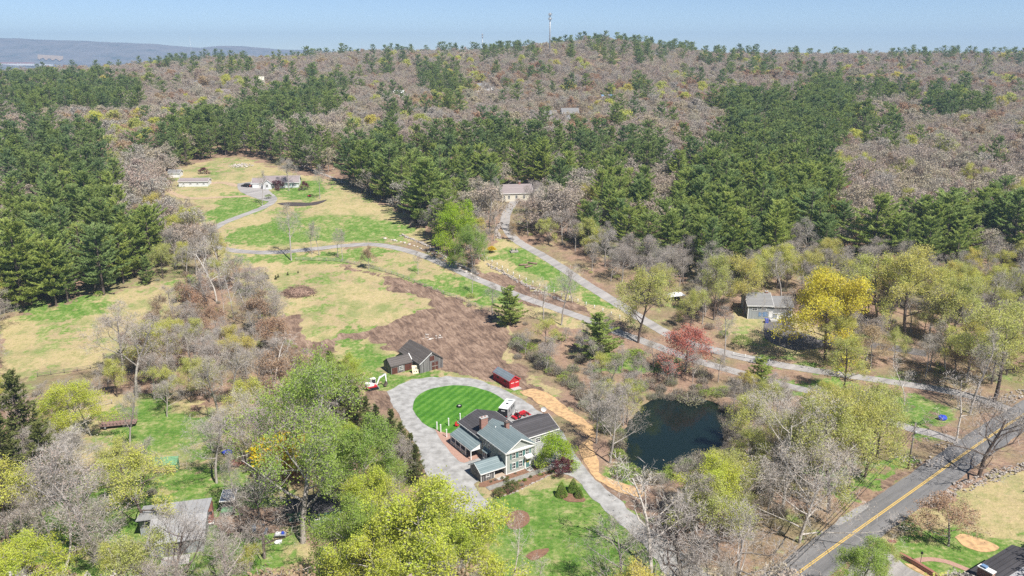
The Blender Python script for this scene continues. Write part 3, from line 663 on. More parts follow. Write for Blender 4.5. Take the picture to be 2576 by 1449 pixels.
S('pine', 2030, 640, 470, 'pine left of the broad pair on the right hillside', 1.2, vi=1)
S('spruce', 70, 1180, 935, 'tall dark spruce in the lower left trees', 1.3, vi=0)
S('spruce', 130, 1260, 1060, 'dark spruce behind the bare lilac grey trees lower left', 1.35, vi=1)
S('spruce', 35, 1290, 1030, 'dark spruce at the left edge above the yellow tree', 1.3, vi=2)
for i, (bx, by, ty) in enumerate(((835,1000,882),(860,1030,910),(882,1060,942),(903,1085,970),(925,1110,998),(950,1130,1018),(988,1150,1030),(1012,1170,1062),(1036,1195,1090),(1048,1222,1118))):
    S('spruce', bx, by, ty, ('first','second','third','fourth','fifth','sixth','seventh','eighth','ninth','tenth')[i]+' dark conifer from the barn end of the row along the gravel drive', 1.15, 'row of dark conifers along the gravel drive')
S('slim', 733, 655, 512, 'tall bare tree standing before the loop of the farm drive', .9, vi=0)
for bx, by, ty in ((785,640,560),(803,642,552),(850,648,570),(862,655,575)): S('slim', bx, by, ty, 'thin bare tree in the small clump inside the drive loop beside the fence', .7, 'thin trees beside the rail fence')
S('rust', 928, 678, 616, 'dense tan bush like tree beside the rail fence', .9)
S('slim', 1052, 690, 632, 'small bare tree between rail fence and farm drive', .8)
S('slim', 1188, 738, 672, 'thin bare tree below the farm drive left of the bushy pine', .8, vi=1)
S('slim', 1238, 795, 705, 'bare tree at the edge of the brown soil beside the bushy pine', .9, vi=2)
S('dead', 1368, 808, 690, 'pale bare tree left of the white post fence', .8); S('slim', 1412, 818, 668, 'tall pale bare tree beside the lower drive', .8); S('dead', 1440, 760, 655, 'leaning pale bare tree beside the white post fence', .8)
S('slim', 1325, 540, 450, 'bare tree before the middle of the cream gabled house', 1.0, vi=0); S('bare', 1355, 548, 455, 'bare tree before the right gable of the cream gabled house', .9, vi=1); S('slim', 1252, 530, 440, 'dark bare tree at the left corner of the cream gabled house', .8, vi=2)
S('rust', 1290, 608, 555, 'small bare tree at the bend of the upper right drive', .7)
S('slim', 1822, 912, 770, 'bare tree in front of the raised ranch house left of its drive', .8); S('dead', 1917, 868, 742, 'white trunked dead tree before the raised ranch house', .35)
S('bare', 1960, 865, 720, 'dark bare tree in front of the raised ranch house', .8, vi=2)
S('limb', 2462, 1200, 985, 'large bare tree on the right verge casting its shadow on the road', 1.1, vi=0); S('dead', 2405, 1110, 935, 'bare tree at the mouth of the right hand drive', .9, vi=1); S('slim', 2440, 1040, 830, 'tall slim bare tree beside the paved drive mouth', .9)
S('dead', 2275, 1020, 890, 'grey leaning bare tree on the grass beside the right drive', .9)
S('wide', 1970, 1275, 965, 'huge spreading bare tree right of the pond', .98, vi=0); S('wide', 2010, 1365, 1110, 'wide grey bare tree below the huge spreading one', 1.0, vi=1)
S('bare', 1535, 1165, 975, 'broad bare olive grey tree on the left bank of the pond', .95, vi=0); S('bare', 1500, 1115, 960, 'bare tree behind the straw bank', 1.0, vi=3)
S('ygreen', 1790, 1345, 1150, 'yellow green tree with pale branches below the pond', 1.3, vi=1); S('dead', 1640, 1440, 1180, 'gnarled bare tree between lower lawn and pond', 1.1, vi=2)
S('limb', 1715, 1500, 1240, 'gnarled bare tree at the bottom edge right of the drive', 1.1, vi=0); S('limb', 1570, 1510, 1300, 'twisted bare tree on the lower lawn at the bottom edge', .9, vi=1)
S('dead', 1282, 1480, 1300, 'small pale dead tree left of the lower lawn', .6, vi=2); S('dead', 1352, 1500, 1370, 'small white dead tree at the bottom edge of the lower lawn', .6, vi=0)
S('limb', 1860, 1520, 1290, 'grey bare tree at the bottom edge beside the road', 1.1, vi=4)
S('airy', 762, 1365, 905, 'giant pale green maple with a thick trunk beside the green cottage', 1.0, vi=0, rz=1.0); S('green', 905, 1310, 1045, 'green tree between the giant maple and the gravel drive', .95, vi=1)
S('ygreen', 975, 1400, 1160, 'leafy green tree beside the left bend of the gravel drive', .8, vi=2); S('ygreen', 1090, 1530, 1190, 'big yellow green tree at the bottom centre', 1.25, vi=0); S('ygreen', 1185, 1530, 1310, 'yellow green tree left of the lower lawn at the bottom', .85, vi=2)
S('green', 885, 1520, 1250, 'olive green tree at the bottom left of centre', .9, vi=0); S('ygreen', 960, 1560, 1290, 'yellow green tree at the bottom edge left of centre', 1.1, vi=3)
S('ygreen', 75, 1540, 1350, 'bright yellow tree in the bottom left corner', 1.5, vi=1); S('ygreen', 185, 1120, 955, 'pale yellow tree above the dark spruces on the left', 1.3, vi=1)
S('yellow', 370, 1330, 1130, 'yellow budding tree right of the lilac grey bare tree', 1.2, vi=0); S('yellow', 30, 1390, 1150, 'thin yellow green tree at the left edge', 1.0, vi=3)
S('bare', 245, 1410, 1110, 'lilac grey bare tree above the metal roofed shed', 1.2, vi=2); S('slim', 330, 1150, 960, 'bare trunk standing before the slatted wagon', .7, vi=1); S('bare', 205, 1300, 1090, 'fine twigged bare tree on the left', 1.0, vi=4)
S('limb', 445, 1530, 1260, 'bare tree in front of the metal roofed shed', .75, vi=0); S('limb', 665, 1405, 1190, 'bare tree with a crooked dark shadow in the lower left yard', .8, vi=3); S('bare', 545, 1215, 1030, 'grey bare tree behind the green bench shelter', 1.2, vi=1)
S('wide', 620, 1175, 985, 'dense lilac bare tree above the blue tarp', .8, vi=1); S('limb', 570, 1490, 1290, 'bare tree at the bottom edge beside the rusty truck', 1.0, vi=2)
S('slim', 605, 1310, 1130, 'slender bare tree beside the solar roofed cart', .6, vi=0)
S('bare', 310, 960, 770, 'bare tree at the right end of the left field', 1.2, vi=0); S('slim', 345, 1000, 790, 'dark stemmed bare tree above the left rail fence', 1.1, vi=1)
S('rust', 405, 870, 740, 'orange brown tree in the hedgerow', .8, vi=0); S('dead', 590, 805, 640, 'white forked dead tree rising from the hedgerow', .45, vi=1); S('dead', 565, 800, 655, 'thin bleached snag beside the white forked dead tree', .3, vi=2)
S('rust', 655, 845, 725, 'rust coloured tree at the left edge of the brush pile field', 1.1, vi=1); S('rust', 705, 900, 790, 'reddish brown tree leaning over the sandy field edge', 1.0, vi=2); S('dead', 690, 985, 840, 'pale grey bare tree in the hedgerow below the rust coloured ones', 1.0, vi=0)
S('slim', 522, 690, 570, 'bare tree at the left turn of the farm drive loop', .9, vi=2); S('dead', 545, 760, 600, 'crooked bare tree at the foot of the drive loop', .9, vi=0)
S('lime', 1402, 1180, 1085, 'lime green maple at the right of the farmhouse', 1.0, vi=0); S('wine', 1415, 1196, 1150, 'dark red japanese maple under the lime green tree', 1.0)
S('redbud', 1722, 935, 812, 'red flowering maple beside the paved drive', 1.5); S('redbud', 1152, 470, 385, 'reddish tree among the pines behind the upper field', .7)
S('lime', 1142, 645, 500, 'bright lime green tree right of the upper field', .95, vi=1); S('green', 1190, 685, 565, 'yellow green tree beside the bright lime one', .9, vi=0); S('bare', 1095, 600, 500, 'pinkish bare tree left of the bright lime one', .9, vi=2)
S('gold', 2075, 905, 668, 'golden tree right of the raised ranch house', 1.2); S('yellow', 1605, 862, 668, 'yellow budding tree at the lower end of the upper drive', 1.0, vi=0); S('yellow', 1795, 805, 635, 'yellow tree left of the raised ranch house', .8, vi=3); S('yellow', 1870, 795, 640, 'dark stemmed yellow tree behind the raised ranch house', .9, vi=1)
S('yellow', 2275, 850, 622, 'tall yellow green tree on the right hillside', 1.2, vi=2); S('yellow', 2205, 830, 640, 'grey budding tree left of the tall yellow green one', 1.1, vi=0); S('yellow', 2120, 990, 840, 'yellow green tree overhanging the shaded right drive', 1.0, vi=3)
S('yellow', 2500, 1010, 770, 'yellow green tree at the right edge above the drive mouth', 1.2, vi=1); S('yellow', 2390, 880, 690, 'lime yellow tree on the right hillside', 1.0, vi=2)
for i, (bx, by, ty) in enumerate(((2085,1290,1010),(2130,1240,985),(2175,1200,970),(2205,1160,960),(2110,1180,975),(2050,1230,985))): S('yellow', bx, by, ty, ('lowest','second lowest','tall middle','rightmost','left rear','far left')[i]+' yellow catkin tree in the clump between the pond and the road', .95, 'yellow trees between pond and road', vi=i)
S('green', 2140, 1530, 1352, 'leafy green tree below the road at the bottom edge', 1.1, vi=1); S('rust', 2385, 1375, 1262, 'low crab apple tree in the lower right yard', 1.5, vi=2); S('yellow', 2230, 1440, 1370, 'small yellow green tree beside the lower right wall', 1.1, vi=0)
S('wine', 700, 475, 452, 'red maple in front of the upper ranch house', 1.3); S('wine', 767, 478, 455, 'small red maple at the right end of the upper ranch house', .9); S('wine', 512, 437, 420, 'red bush beyond the white garages', 1.3)
S('slim', 660, 518, 425, 'bare tree beside the parking apron of the upper ranch house', .6); S('bare', 727, 480, 395, 'bare tree in front of the upper ranch house', .9, vi=1); S('slim', 805, 500, 410, 'bare tree right of the upper ranch house', .7, vi=0); S('slim', 395, 450, 380, 'bare tree at the left end of the upper field', .9)
S('lime', 2442, 420, 355, 'bright lime yellow crown in the right hand woods', 1.0, vi=1)
B_ = lambda k, bx, by, ty, lab, wd=1, g=None: S(k, bx, by, ty, lab, wd, g, cat='bush')
B_('forsythia', 722, 1190, 1088, 'bright yellow forsythia behind the giant maple', 1.5); B_('forsythia', 1237, 636, 618, 'golden yellow bush beside the fence in the upper yard', 1.2); B_('forsythia', 1205, 628, 612, 'small golden bush by the stone wall')
B_('greenbush', 1575, 1200, 1172, 'bright green bush at the lower left bank of the pond', 1.4); B_('greenbush', 1545, 918, 890, 'round pale green bush below the alone pine', 1.4); B_('greenbush', 1600, 905, 880, 'green bush right of the lone pine', 1.5); B_('brush', 1740, 1003, 985, 'olive bush on the far bank of the pond', 1.6)
B_('darkbush', 1865, 875, 842, 'dark green bush left of the asphalt apron', 1.1); B_('darkbush', 1820, 850, 830, 'small green bush beside the stone wall', 1); B_('darkbush', 676, 500, 488, 'round dark bush beside the paved apron of the upper house', 1.1); B_('darkbush', 1185, 750, 738, 'low dark bush below the farm drive', 1.4); B_('darkbush', 1288, 646, 640, 'small dark bush on the lawn below the upper right drive', .8)
for bx, by, ty, lab in ((1412,1247,1212,'left one of three conical evergreens on the lower lawn'),(1442,1236,1203,'tallest of three conical evergreens on the lower lawn'),(1456,1250,1224,'right one of three conical evergreens on the lower lawn')): B_('cone', bx, by, ty, lab, 1.1)
B_('roundbush', 1256, 1250, 1228, 'round dark shrub at the left end of the flower bed', 1.0); B_('roundbush', 1287, 1238, 1210, 'dark green rhododendron in the flower bed', .95); B_('roundbush', 1274, 1212, 1207, 'tiny green mound beside the stone path')
for i, (bx, by, ty) in enumerate(((674,702,690),(645,708,696),(661,703,692),(700,698,689),(669,697,685),(694,703,692),(724,692,684),(750,687,681))): S('sapling', bx, by, ty, 'young spruce planted in the brush pile field', 1, 'young spruces planted in the field', cat='young spruce')

# ------------------------------------------------------------------ woods
LANDMARKS = [(1270,1120,'farmhouse'),(1040,905,'weathered barn'),(1275,955,'red shed'),(945,965,'excavator'),(752,728,'brush pile'),(700,460,'upper ranch house'),(490,460,'long white garage'),(1320,485,'cream gabled house'),(1935,765,'raised ranch house'),(1700,1070,'pond'),
 (1282,770,'bushy pine by the brown soil'),(1505,840,'lone pine above the pond'),(1142,560,'bright lime green tree'),(1384,120,'tall phone mast'),(2290,1120,'utility pole'),(785,1290,'green cottage'),(430,1330,'metal roofed shed'),(300,1050,'slatted wagon'),(418,1170,'green bench shelter'),(2190,580,'broadest right hand pine'),
 (2075,760,'golden tree'),(1705,745,'white canopy tent'),(1722,870,'red flowering maple'),(2462,1100,'big bare roadside tree'),(1950,1120,'huge spreading bare tree'),(110,850,'left field'),(950,1020,'dark conifer row'),(1436,292,'grey gabled house'),(2520,1420,'dark roofed corner house'),(655,780,'rust coloured tree'),
 (1528,250,'blue roofed house'),(1221,222,'long white hillside house'),(2442,385,'bright lime yellow crown'),(60,650,'leftmost tall pine'),(1250,610,'bend of the upper right drive'),(2370,560,'wide pine second from right'),(540,600,'left turn of the drive loop'),(1072,480,'large pine at the field corner')]
LINES = []  # (polyline, clearance)
for nm in ('driveway', 'road', 'path'):
    for o in [o for o in COL.objects if o.name.split('.')[0] == nm and o.type == 'MESH']:
        v = np.array([(a.co.x, a.co.y) for a in o.data.vertices]); LINES.append((v[::2], 2.6 if nm != 'road' else 3.0))
LP = np.concatenate([l[0] for l in LINES])
cellset = set((int(a//3), int(b//3)) for a, b in LP)
def on_lane(x, y): i, j = int(x//3), int(y//3); return any((i+a, j+b) in cellset for a in (-1, 0, 1) for b in (-1, 0, 1))
HOUSES = []    # (x, y, r) kept clear, filled below
def CL(*p): return list(p)
CLEAR = [CL((0,800),(60,788),(240,748),(420,706),(500,700),(480,760),(400,810),(330,840),(270,900),(100,945),(0,955)),
 CL((620,690),(740,655),(870,662),(1060,716),(1240,780),(1300,850),(1290,900),(1400,1000),(1500,1090),(1540,1180),(1660,1290),(1800,1500),(1190,1500),(1240,1380),(1180,1340),(1060,1180),(940,1060),(860,960),(800,900),(740,850),(690,800)),
 CL((415,440),(560,392),(620,392),(700,415),(860,462),(930,500),(1010,540),(1080,605),(1180,690),(1300,740),(1470,800),(1600,860),(1590,880),(1480,840),(1230,775),(1060,718),(740,658),(560,680),(520,620),(480,520)),
 CL((1240,640),(1245,600),(1290,598),(1400,660),(1600,790),(1620,850),(1500,810),(1290,742),(1200,690)),
 POND_BIG and [Pj(p[0], p[1], -.75) for p in POND_BIG],
 CL((1870,900),(2150,935),(2440,985),(2520,1010),(2480,1120),(2350,1090),(2180,1025),(1940,950)),
 CL((1830,765),(2030,775),(2090,870),(2010,890),(1850,870)),
 CL((1820,1600),(2000,1420),(2280,1190),(2350,1120),(2440,1060),(2576,980),(2900,1000),(2700,1600)),
 CL((370,1200),(640,1190),(700,1230),(860,1230),(850,1380),(640,1400),(560,1440),(380,1420)),
 CL((250,1010),(380,1000),(430,1090),(250,1090)), CL((1250,530),(1270,480),(1380,480),(1380,520),(1290,560)),
 CL((440,1130),(560,1150),(540,1220),(400,1200))]
PINEZ = [CL((0,290),(100,278),(210,295),(235,360),(290,405),(330,470),(385,505),(400,590),(330,640),(300,700),(0,700)),
 CL((335,300),(520,268),(700,295),(900,322),(1000,290),(1130,315),(1250,292),(1400,325),(1560,300),(1690,330),(1690,362),(1440,400),(1330,425),(1230,400),(1130,440),(1130,500),(1090,560),(1030,520),(920,440),(890,370),(700,345),(390,345)),
 CL((0,180),(100,180),(200,175),(360,192),(360,232),(250,250),(140,238),(0,262)), CL((440,255),(560,250),(700,212),(860,212),(860,262),(560,292),(430,295)),
 CL((1810,225),(1900,215),(2080,212),(2170,232),(2180,272),(2090,330),(2140,400),(2160,480),(2100,540),(1980,520),(1940,600),(1740,560),(1500,510),(1480,450),(1560,400),(1700,440),(1800,330)),
 CL((2050,170),(2290,190),(2300,218),(2060,218)), CL((2340,212),(2540,222),(2500,252),(2330,237)), CL((2170,262),(2300,275),(2260,312),(2160,300)), CL((1690,370),(1800,340),(1900,400),(1800,450),(1700,430)),
 CL((2120,520),(2300,482),(2440,462),(2600,452),(2600,600),(2440,640),(2330,620),(2200,620),(2120,600)),
 CL((1740,92),(1500,88),(1420,100),(1400,128),(1500,136),(1720,134)), CL((1225,100),(1330,95),(1330,125),(1240,125)), CL((1040,140),(1090,140),(1180,185),(1150,215),(1050,185))]
PINEP = [(80,110),(480,330,)]
def mixpick(mix, r):
    t = 0
    for k, p in mix:
        t += p
        if r < t: return k
    return mix[-1][0]
FARMIX = [('bare', .78), ('slim', .05), ('yellow', .06), ('rust', .098), ('redbud', .012)]
ZONES = [ # (outline of the ground in px, mix, spacing, phrase)
 (CL((300,900),(400,820),(480,760),(520,690),(570,645),(640,690),(640,790),(700,850),(760,930),(780,1010),(640,1020),(450,985),(300,960)), [('rust',.34),('bare',.32),('slim',.14),('yellow',.20)], 8.4, 'in the hedgerow between the left field and the brush pile field'),
 (CL((-300,1010),(120,1010),(250,1040),(640,1040),(780,1010),(780,1250),(640,1190),(380,1190),(370,1440),(560,1440),(640,1410),(860,1400),(640,1700),(-300,1700)), [('bare',.50),('yellow',.28),('slim',.10),('dead',.12)], 10.0, 'in the lower left yard'),
 (CL((760,930),(830,900),(1060,1190),(1180,1350),(1240,1600),(860,1700),(780,1400),(860,1380),(860,1230),(780,1250)), [('green',.38),('ygreen',.37),('bare',.25)], 8.0, 'left of the gravel drive and the farmhouse'),
 (CL((1840,1040),(2060,1040),(2300,1090),(2300,1150),(2170,1250),(2000,1400),(1860,1540),(1700,1700),(1800,1500),(1660,1290),(1690,1230),(1760,1200),(1860,1130)), [('bare',.36),('yellow',.34),('dead',.18),('slim',.12)], 7.4, 'between the pond and the road'),
 (CL((1290,860),(1480,840),(1700,930),(1900,960),(1860,1050),(1640,985),(1560,1060),(1550,1180),(1480,1070),(1330,940)), [('bare',.55),('rust',.15),('yellow',.15),('slim',.15)], 8.5, 'around the upper bank of the pond'),
 (CL((2000,600),(2700,600),(2700,1000),(2520,1000),(2420,975),(1900,895),(1800,870),(1620,800),(1700,720),(1880,720)), [('yellow',.40),('bare',.27),('slim',.26),('rust',.07)], 7.6, 'in the budding woods on the right')]
HOUSE_PX = [(690,478,17),(492,470,13),(440,450,8),(1322,500,12),(1935,800,14),(1705,752,5)]
FAR_H = [(1221,225,20),(1000,245,16),(1435,300,18),(1383,302,13),(1528,254,12),(1512,266,8),(490,220,14),(655,214,12),(560,240,14),(1385,134,8)]
for px, py, r_ in HOUSE_PX+FAR_H: x, y = G(px, py); HOUSES.append((x, y, r_))
VIS = [CL((1575,1100),(1600,1030),(1650,1003),(1790,1015),(1815,1045),(1810,1105),(1730,1130),(1690,1150),(1640,1172),(1590,1168)), CL((0,815),(240,765),(400,740),(230,900),(100,938),(0,942)), CL((690,690),(870,668),(1240,790),(1270,890),(1300,950),(1100,940),(960,860),(840,860),(760,880),(730,800)),
 CL((560,570),(600,500),(820,480),(1040,580),(950,610),(560,640)), CL((420,425),(860,430),(860,500),(420,500)), CL((1260,630),(1540,765),(1480,785),(1240,665)), CL((260,1020),(430,1005),(440,1090),(250,1100)), CL((390,1140),(440,1140),(440,1200),(560,1180),(640,1190),(660,1230),(600,1310),(500,1310),(480,1240),(390,1210)), CL((630,1200),(700,1200),(740,1300),(850,1240),(850,1449),(640,1449)), CL((380,1270),(480,1260),(500,1400),(380,1400)), CL((150,1380),(260,1370),(280,1449),(160,1449)),
 CL((1850,885),(2380,965),(2380,1000),(1850,922)), CL((1990,1470),(2180,1285),(2576,1010),(2600,1110),(2200,1390),(2110,1470)), CL((950,930),(1450,930),(1500,1240),(1165,1260),(1060,1160),(1000,1040),(930,1000)), CL((1230,1220),(1550,1230),(1650,1400),(1300,1470)), CL((2250,1470),(2400,1230),(2600,1200),(2600,1470)), CL((1300,960),(1420,980),(1520,1090),(1540,1190),(1700,1330),(1480,1200)), CL((960,610),(1170,690),(1300,745),(1450,800),(1450,815),(1280,770),(1080,720),(950,680)), CL((2268,1050),(2312,1050),(2312,1190),(2270,1190)), CL((1830,740),(2000,740),(2010,850),(1880,850))]
def hides(x, y, h, half=1.6):
    z = gz(x, y)
    for f in (.45, .7, .95):
        for o in (-half, 0, half):
            p = Pj(x+o, y, z+h*f)
            for v in VIS:
                if inpoly(p[0], p[1], v): return True
    return False
rnd = random.Random(2024); CAND = []
y = 95.0
while y < 1420:
    sp_ = 7.4 if y < 420 else (8.4 if y < 650 else (10.0 if y < 950 else 12))
    half = .72*(y+40)
    x = -half
    while x < half:
        xx, yy = x+rnd.uniform(-.42, .42)*sp_, y+rnd.uniform(-.42, .42)*sp_; x += sp_
        CAND.append((xx, yy, sp_, rnd.random(), rnd.random()))
    y += sp_*.9
cx = np.array([c[0] for c in CAND]); cyy = np.array([c[1] for c in CAND]); cz = ground_h(cx, cyy)
gx, gy = Pj(cx, cyy, cz); kx, ky = Pj(cx, cyy, cz+21)
bad = np.zeros(len(CAND), bool)
for c in CLEAR: bad |= inpoly(gx, gy, c)
pz = np.zeros(len(CAND)); wx = (vnoise(cx, cyy, 30, 51)-.5)*70; wy = (vnoise(cx, cyy, 30, 52)-.5)*26
for c, p_ in zip(PINEZ, (.85,.74,.62,.6,.85,.5,.5,.45,.7,.75,.25,.25,.4)): pz = np.maximum(pz, inpoly(kx+wx, ky+wy, c)*p_)
zi = np.full(len(CAND), -1)
for i, zc in enumerate(ZONES): zi[(zi < 0) & inpoly(gx, gy, zc[0])] = i
clump = vnoise(cx, cyy, 42, 21); clump2 = vnoise(cx, cyy, 60, 33)
WOOD = []
for i, (x, y, s_, r1, r2) in enumerate(CAND):
    if bad[i]: continue
    if gy[i] < -100 or gx[i] < -420 or gx[i] > 3000 or gy[i] > 1800: continue
    if y < 560 and on_lane(x, y): continue
    if any((x-h[0])**2+(y-h[1])**2 < h[2]**2 for h in HOUSES): continue
    # keep the view of the houses: nothing tall close in front of them
    if any(0 < h[1]-y < (30 if h[1] < 480 else 62)+h[2] and abs(x-h[0]*(y/h[1])) < h[2]*.8 and r1 < .85 for h in HOUSES): continue
    if any((x-t[0])**2+(y-t[1])**2 < t[2]**2 for t in TREES if abs(y-t[1]) < 5): continue
    z_ = zi[i]
    if z_ >= 0 and not (pz[i] and gy[i] < 700):
        zn = ZONES[z_]
        if r2 > (7.4/zn[2])**2*1.05 and y < 420: continue
        k = mixpick(zn[1], r1); ph = zn[3]
    elif pz[i]:
        if r2 < .27: continue
        k = 'pine' if r1 < pz[i] else 'bare'; ph = None
    else:
        far = y > 560
        pp = .025+(.30 if clump[i] > .79 else 0)*(1 if far else .5)
        if r1 < pp and gy[i] < 560: k = 'pine'
        else:
            k = mixpick(FARMIX, r2) if y > 330 else mixpick(FARMIX[:3], r2)
            if clump2[i] > .72 and r1 > .6: k = 'yellow'
            if k == 'bare' and ((y < 420 and r1 > .7) or (380 < gx[i] < 900 and gy[i] < 480 and y < 600 and r1 > .4)): k = 'slim'
        ph = None
    if ph is None:
        ph = 'on the ridge at the skyline' if y > 950 else ('on the wooded hillside behind the fields' if y > 620 else ('in the woods right of the upper field' if gx[i] > 1100 else ('in the stand left of the fields' if gx[i] < 420 else 'in the belt behind the upper field')))
    WOOD.append((k, x, y, ph, r2, i))
FAM = dict(ygreen='leaf', pine='pine', bare='bare', slim='bare', dead='bare', rust='leaf', yellow='leaf', green='leaf', redbud='leaf')
DESC = dict(ygreen='yellow green leafing tree', pine='dark green white pine', bare='bare grey brown tree', slim='slender bare tree', dead='pale weathered bare tree', rust='brown budding tree', yellow='yellow green budding tree', green='fresh green leafing tree', redbud='red flowering maple')
HT = dict(ygreen=(12, 17), pine=(18, 26), bare=(11, 16), slim=(14, 20), dead=(11, 16), rust=(10, 15), yellow=(11, 17), green=(12, 17), redbud=(10, 14))
WOOD.sort(key=lambda w: w[2]+.25*abs(w[1])); used = dict(pine=0, bare=0, leaf=0); REST = {}; NAMED = {}
CAPN = dict(pine=270, bare=255, leaf=240)
for k, x, y, ph, r2, i in WOOD:
    lo, hi = HT[k]; h = lo+(hi-lo)*((r2*7919) % 1)
    if zi[i] == 4: h *= .65
    if y > 560 and k != 'pine': h *= .9
    if y < 470 and hides(x, y, h):
        if hides(x, y, h*.6, .8): continue
        h *= .6
    f = FAM[k]
    vis = -60 < gx[i] < 2640 and Pj(x, y, gz(x, y)+h)[1] < 1460
    if used[f] < CAPN[f] and vis:
        used[f] += 1; o = place(k, x, y, h, DESC[k]+' '+ph, DESC[k]+'s '+ph, rt.uniform(.9, 1.15)); q = Pj(x, y, gz(x, y)+h*.6); LM = min(LANDMARKS, key=lambda l: (l[0]-q[0])**2+((l[1]-q[1])*1.3)**2); dx, dy = q[0]-LM[0], q[1]-LM[1]; dr = ('left of', 'above left of', 'above', 'above right of', 'right of', 'below right of', 'below', 'below left of')[int(((math.degrees(math.atan2(-dy, -dx))+22.5+360) % 360)//45) if False else int(((math.degrees(math.atan2(-dy, dx))*-1+180+22.5) % 360)//45)]; NAMED.setdefault((DESC[k], dr, LM[2]), []).append((dx*dx+dy*dy, o))
    else: REST.setdefault(k, []).append((x, y, h))
ORD = 'nearest,second,third,fourth,fifth,sixth,seventh,eighth,ninth,tenth,eleventh,twelfth,thirteenth,fourteenth,fifteenth,sixteenth,seventeenth,eighteenth,nineteenth,twentieth,twenty first,twenty second,twenty third,twenty fourth,twenty fifth,twenty sixth,twenty seventh,twenty eighth,twenty ninth,thirtieth,thirty first,thirty second,thirty third,thirty fourth,thirty fifth,thirty sixth,thirty seventh,thirty eighth,thirty ninth,fortieth'.split(',')
for (ds, dr, ln), L_ in NAMED.items():
    L_.sort(key=lambda a: a[0])
    for j, (_, o) in enumerate(L_): o['label'] = (ds if len(L_) == 1 else (ORD[j]+(' nearest' if j else '')+' '+ds if j < 40 else 'one of the farther '+ds+'s'))+' '+dr+' the '+ln
def wood_stuff(name, label, cat, specs, pts, href, wide=1.0):
    """the trees beyond the countable ones: points on the hillside, each carrying one tree mesh"""
    src = bpy.data.collections.new(name+'_models')
    for sp_ in specs: as_source(sp_, src)
    me = bpy.data.meshes.new(name); xs = np.array([p[0] for p in pts]); ys_ = np.array([p[1] for p in pts]); zs = ground_h(xs, ys_)
    me.vertices.add(len(pts)); me.vertices.foreach_set('co', np.stack([xs, ys_, zs-.2], 1).astype(np.float32).ravel())
    rs = np.random.RandomState(9); a = me.attributes.new('rz', 'FLOAT_VECTOR', 'POINT'); rv = np.zeros((len(pts), 3), np.float32); rv[:, 2] = rs.rand(len(pts))*6.28; a.data.foreach_set('vector', rv.ravel())
    a = me.attributes.new('sc', 'FLOAT_VECTOR', 'POINT'); s_ = np.array([p[2] for p in pts])/href; wv = rs.uniform(.9, 1.2, len(pts))*wide; a.data.foreach_set('vector', np.stack([s_*wv, s_*wv, s_], 1).astype(np.float32).ravel())
    a = me.attributes.new('vi', 'INT', 'POINT'); a.data.foreach_set('value', rs.randint(0, len(specs), len(pts)).astype(np.int32))
    ob = bpy.data.objects.new(name, me); COL.objects.link(ob); tag(ob, label, cat, kind='stuff')
    ng = bpy.data.node_groups.new(name+'_nodes', 'GeometryNodeTree')
    ng.interface.new_socket('Geometry', in_out='INPUT', socket_type='NodeSocketGeometry'); ng.interface.new_socket('Geometry', in_out='OUTPUT', socket_type='NodeSocketGeometry')
    gi = ng.nodes.new('NodeGroupInput'); go = ng.nodes.new('NodeGroupOutput'); ip = ng.nodes.new('GeometryNodeInstanceOnPoints')
    ci = ng.nodes.new('GeometryNodeCollectionInfo'); ci.inputs['Collection'].default_value = src; ci.inputs['Separate Children'].default_value = True; ci.inputs['Reset Children'].default_value = True
    def na(nm, t): q = ng.nodes.new('GeometryNodeInputNamedAttribute'); q.data_type = t; q.inputs[0].default_value = nm; return q.outputs[0]
    L = ng.links.new; L(gi.outputs[0], ip.inputs['Points']); L(ci.outputs[0], ip.inputs['Instance']); ip.inputs['Pick Instance'].default_value = True
    L(na('vi', 'INT'), ip.inputs['Instance Index']); L(na('rz', 'FLOAT_VECTOR'), ip.inputs['Rotation']); L(na('sc', 'FLOAT_VECTOR'), ip.inputs['Scale']); L(ip.outputs[0], go.inputs[0])
    md = ob.modifiers.new('trees', 'NODES'); md.node_group = ng; return ob
LOD = .42
wood_stuff('pine_wood', 'far pines on the hillside and the skyline, too many to count', 'pine wood', [pine('p', 210+s, H=25, leaf='pinefar', lod=LOD, wid=(.25,.29,.27)[s], clear=(.2,.15,.28)[s], tuft=.9, taper=.5) for s in range(3)], REST['pine'], 25)
wood_stuff('bare_wood', 'far bare grey brown trees covering the hillside', 'bare wood', [decid('b', 220+s, 18, leaves=3.4, lsize=.36, lod=.5, twig=.07, spread=.42, bole=.25) for s in range(4)], REST.get('bare', [])+REST.get('slim', [])+REST.get('dead', []), 18, 1.12)
wood_stuff('budding_wood', 'far rust coloured and yellow budding trees on the hillside', 'budding wood', [decid('r', 230, 14, leaf='rust', leaves=7, lsize=.4, lod=.5, twig=.06), decid('y', 231, 14, leaf='yellow', leaves=7, lsize=.4, lod=.5, twig=.06), decid('q', 232, 14, leaf='buds', leaves=7, lsize=.4, lod=.5, twig=.06), decid('g', 233, 14, leaf='rust', leaves=5, lsize=.35, lod=.5, twig=.06)], REST.get('rust', [])+REST.get('yellow', [])+REST.get('redbud', [])+REST.get('green', [])+REST.get('ygreen', []), 14, 1.1)
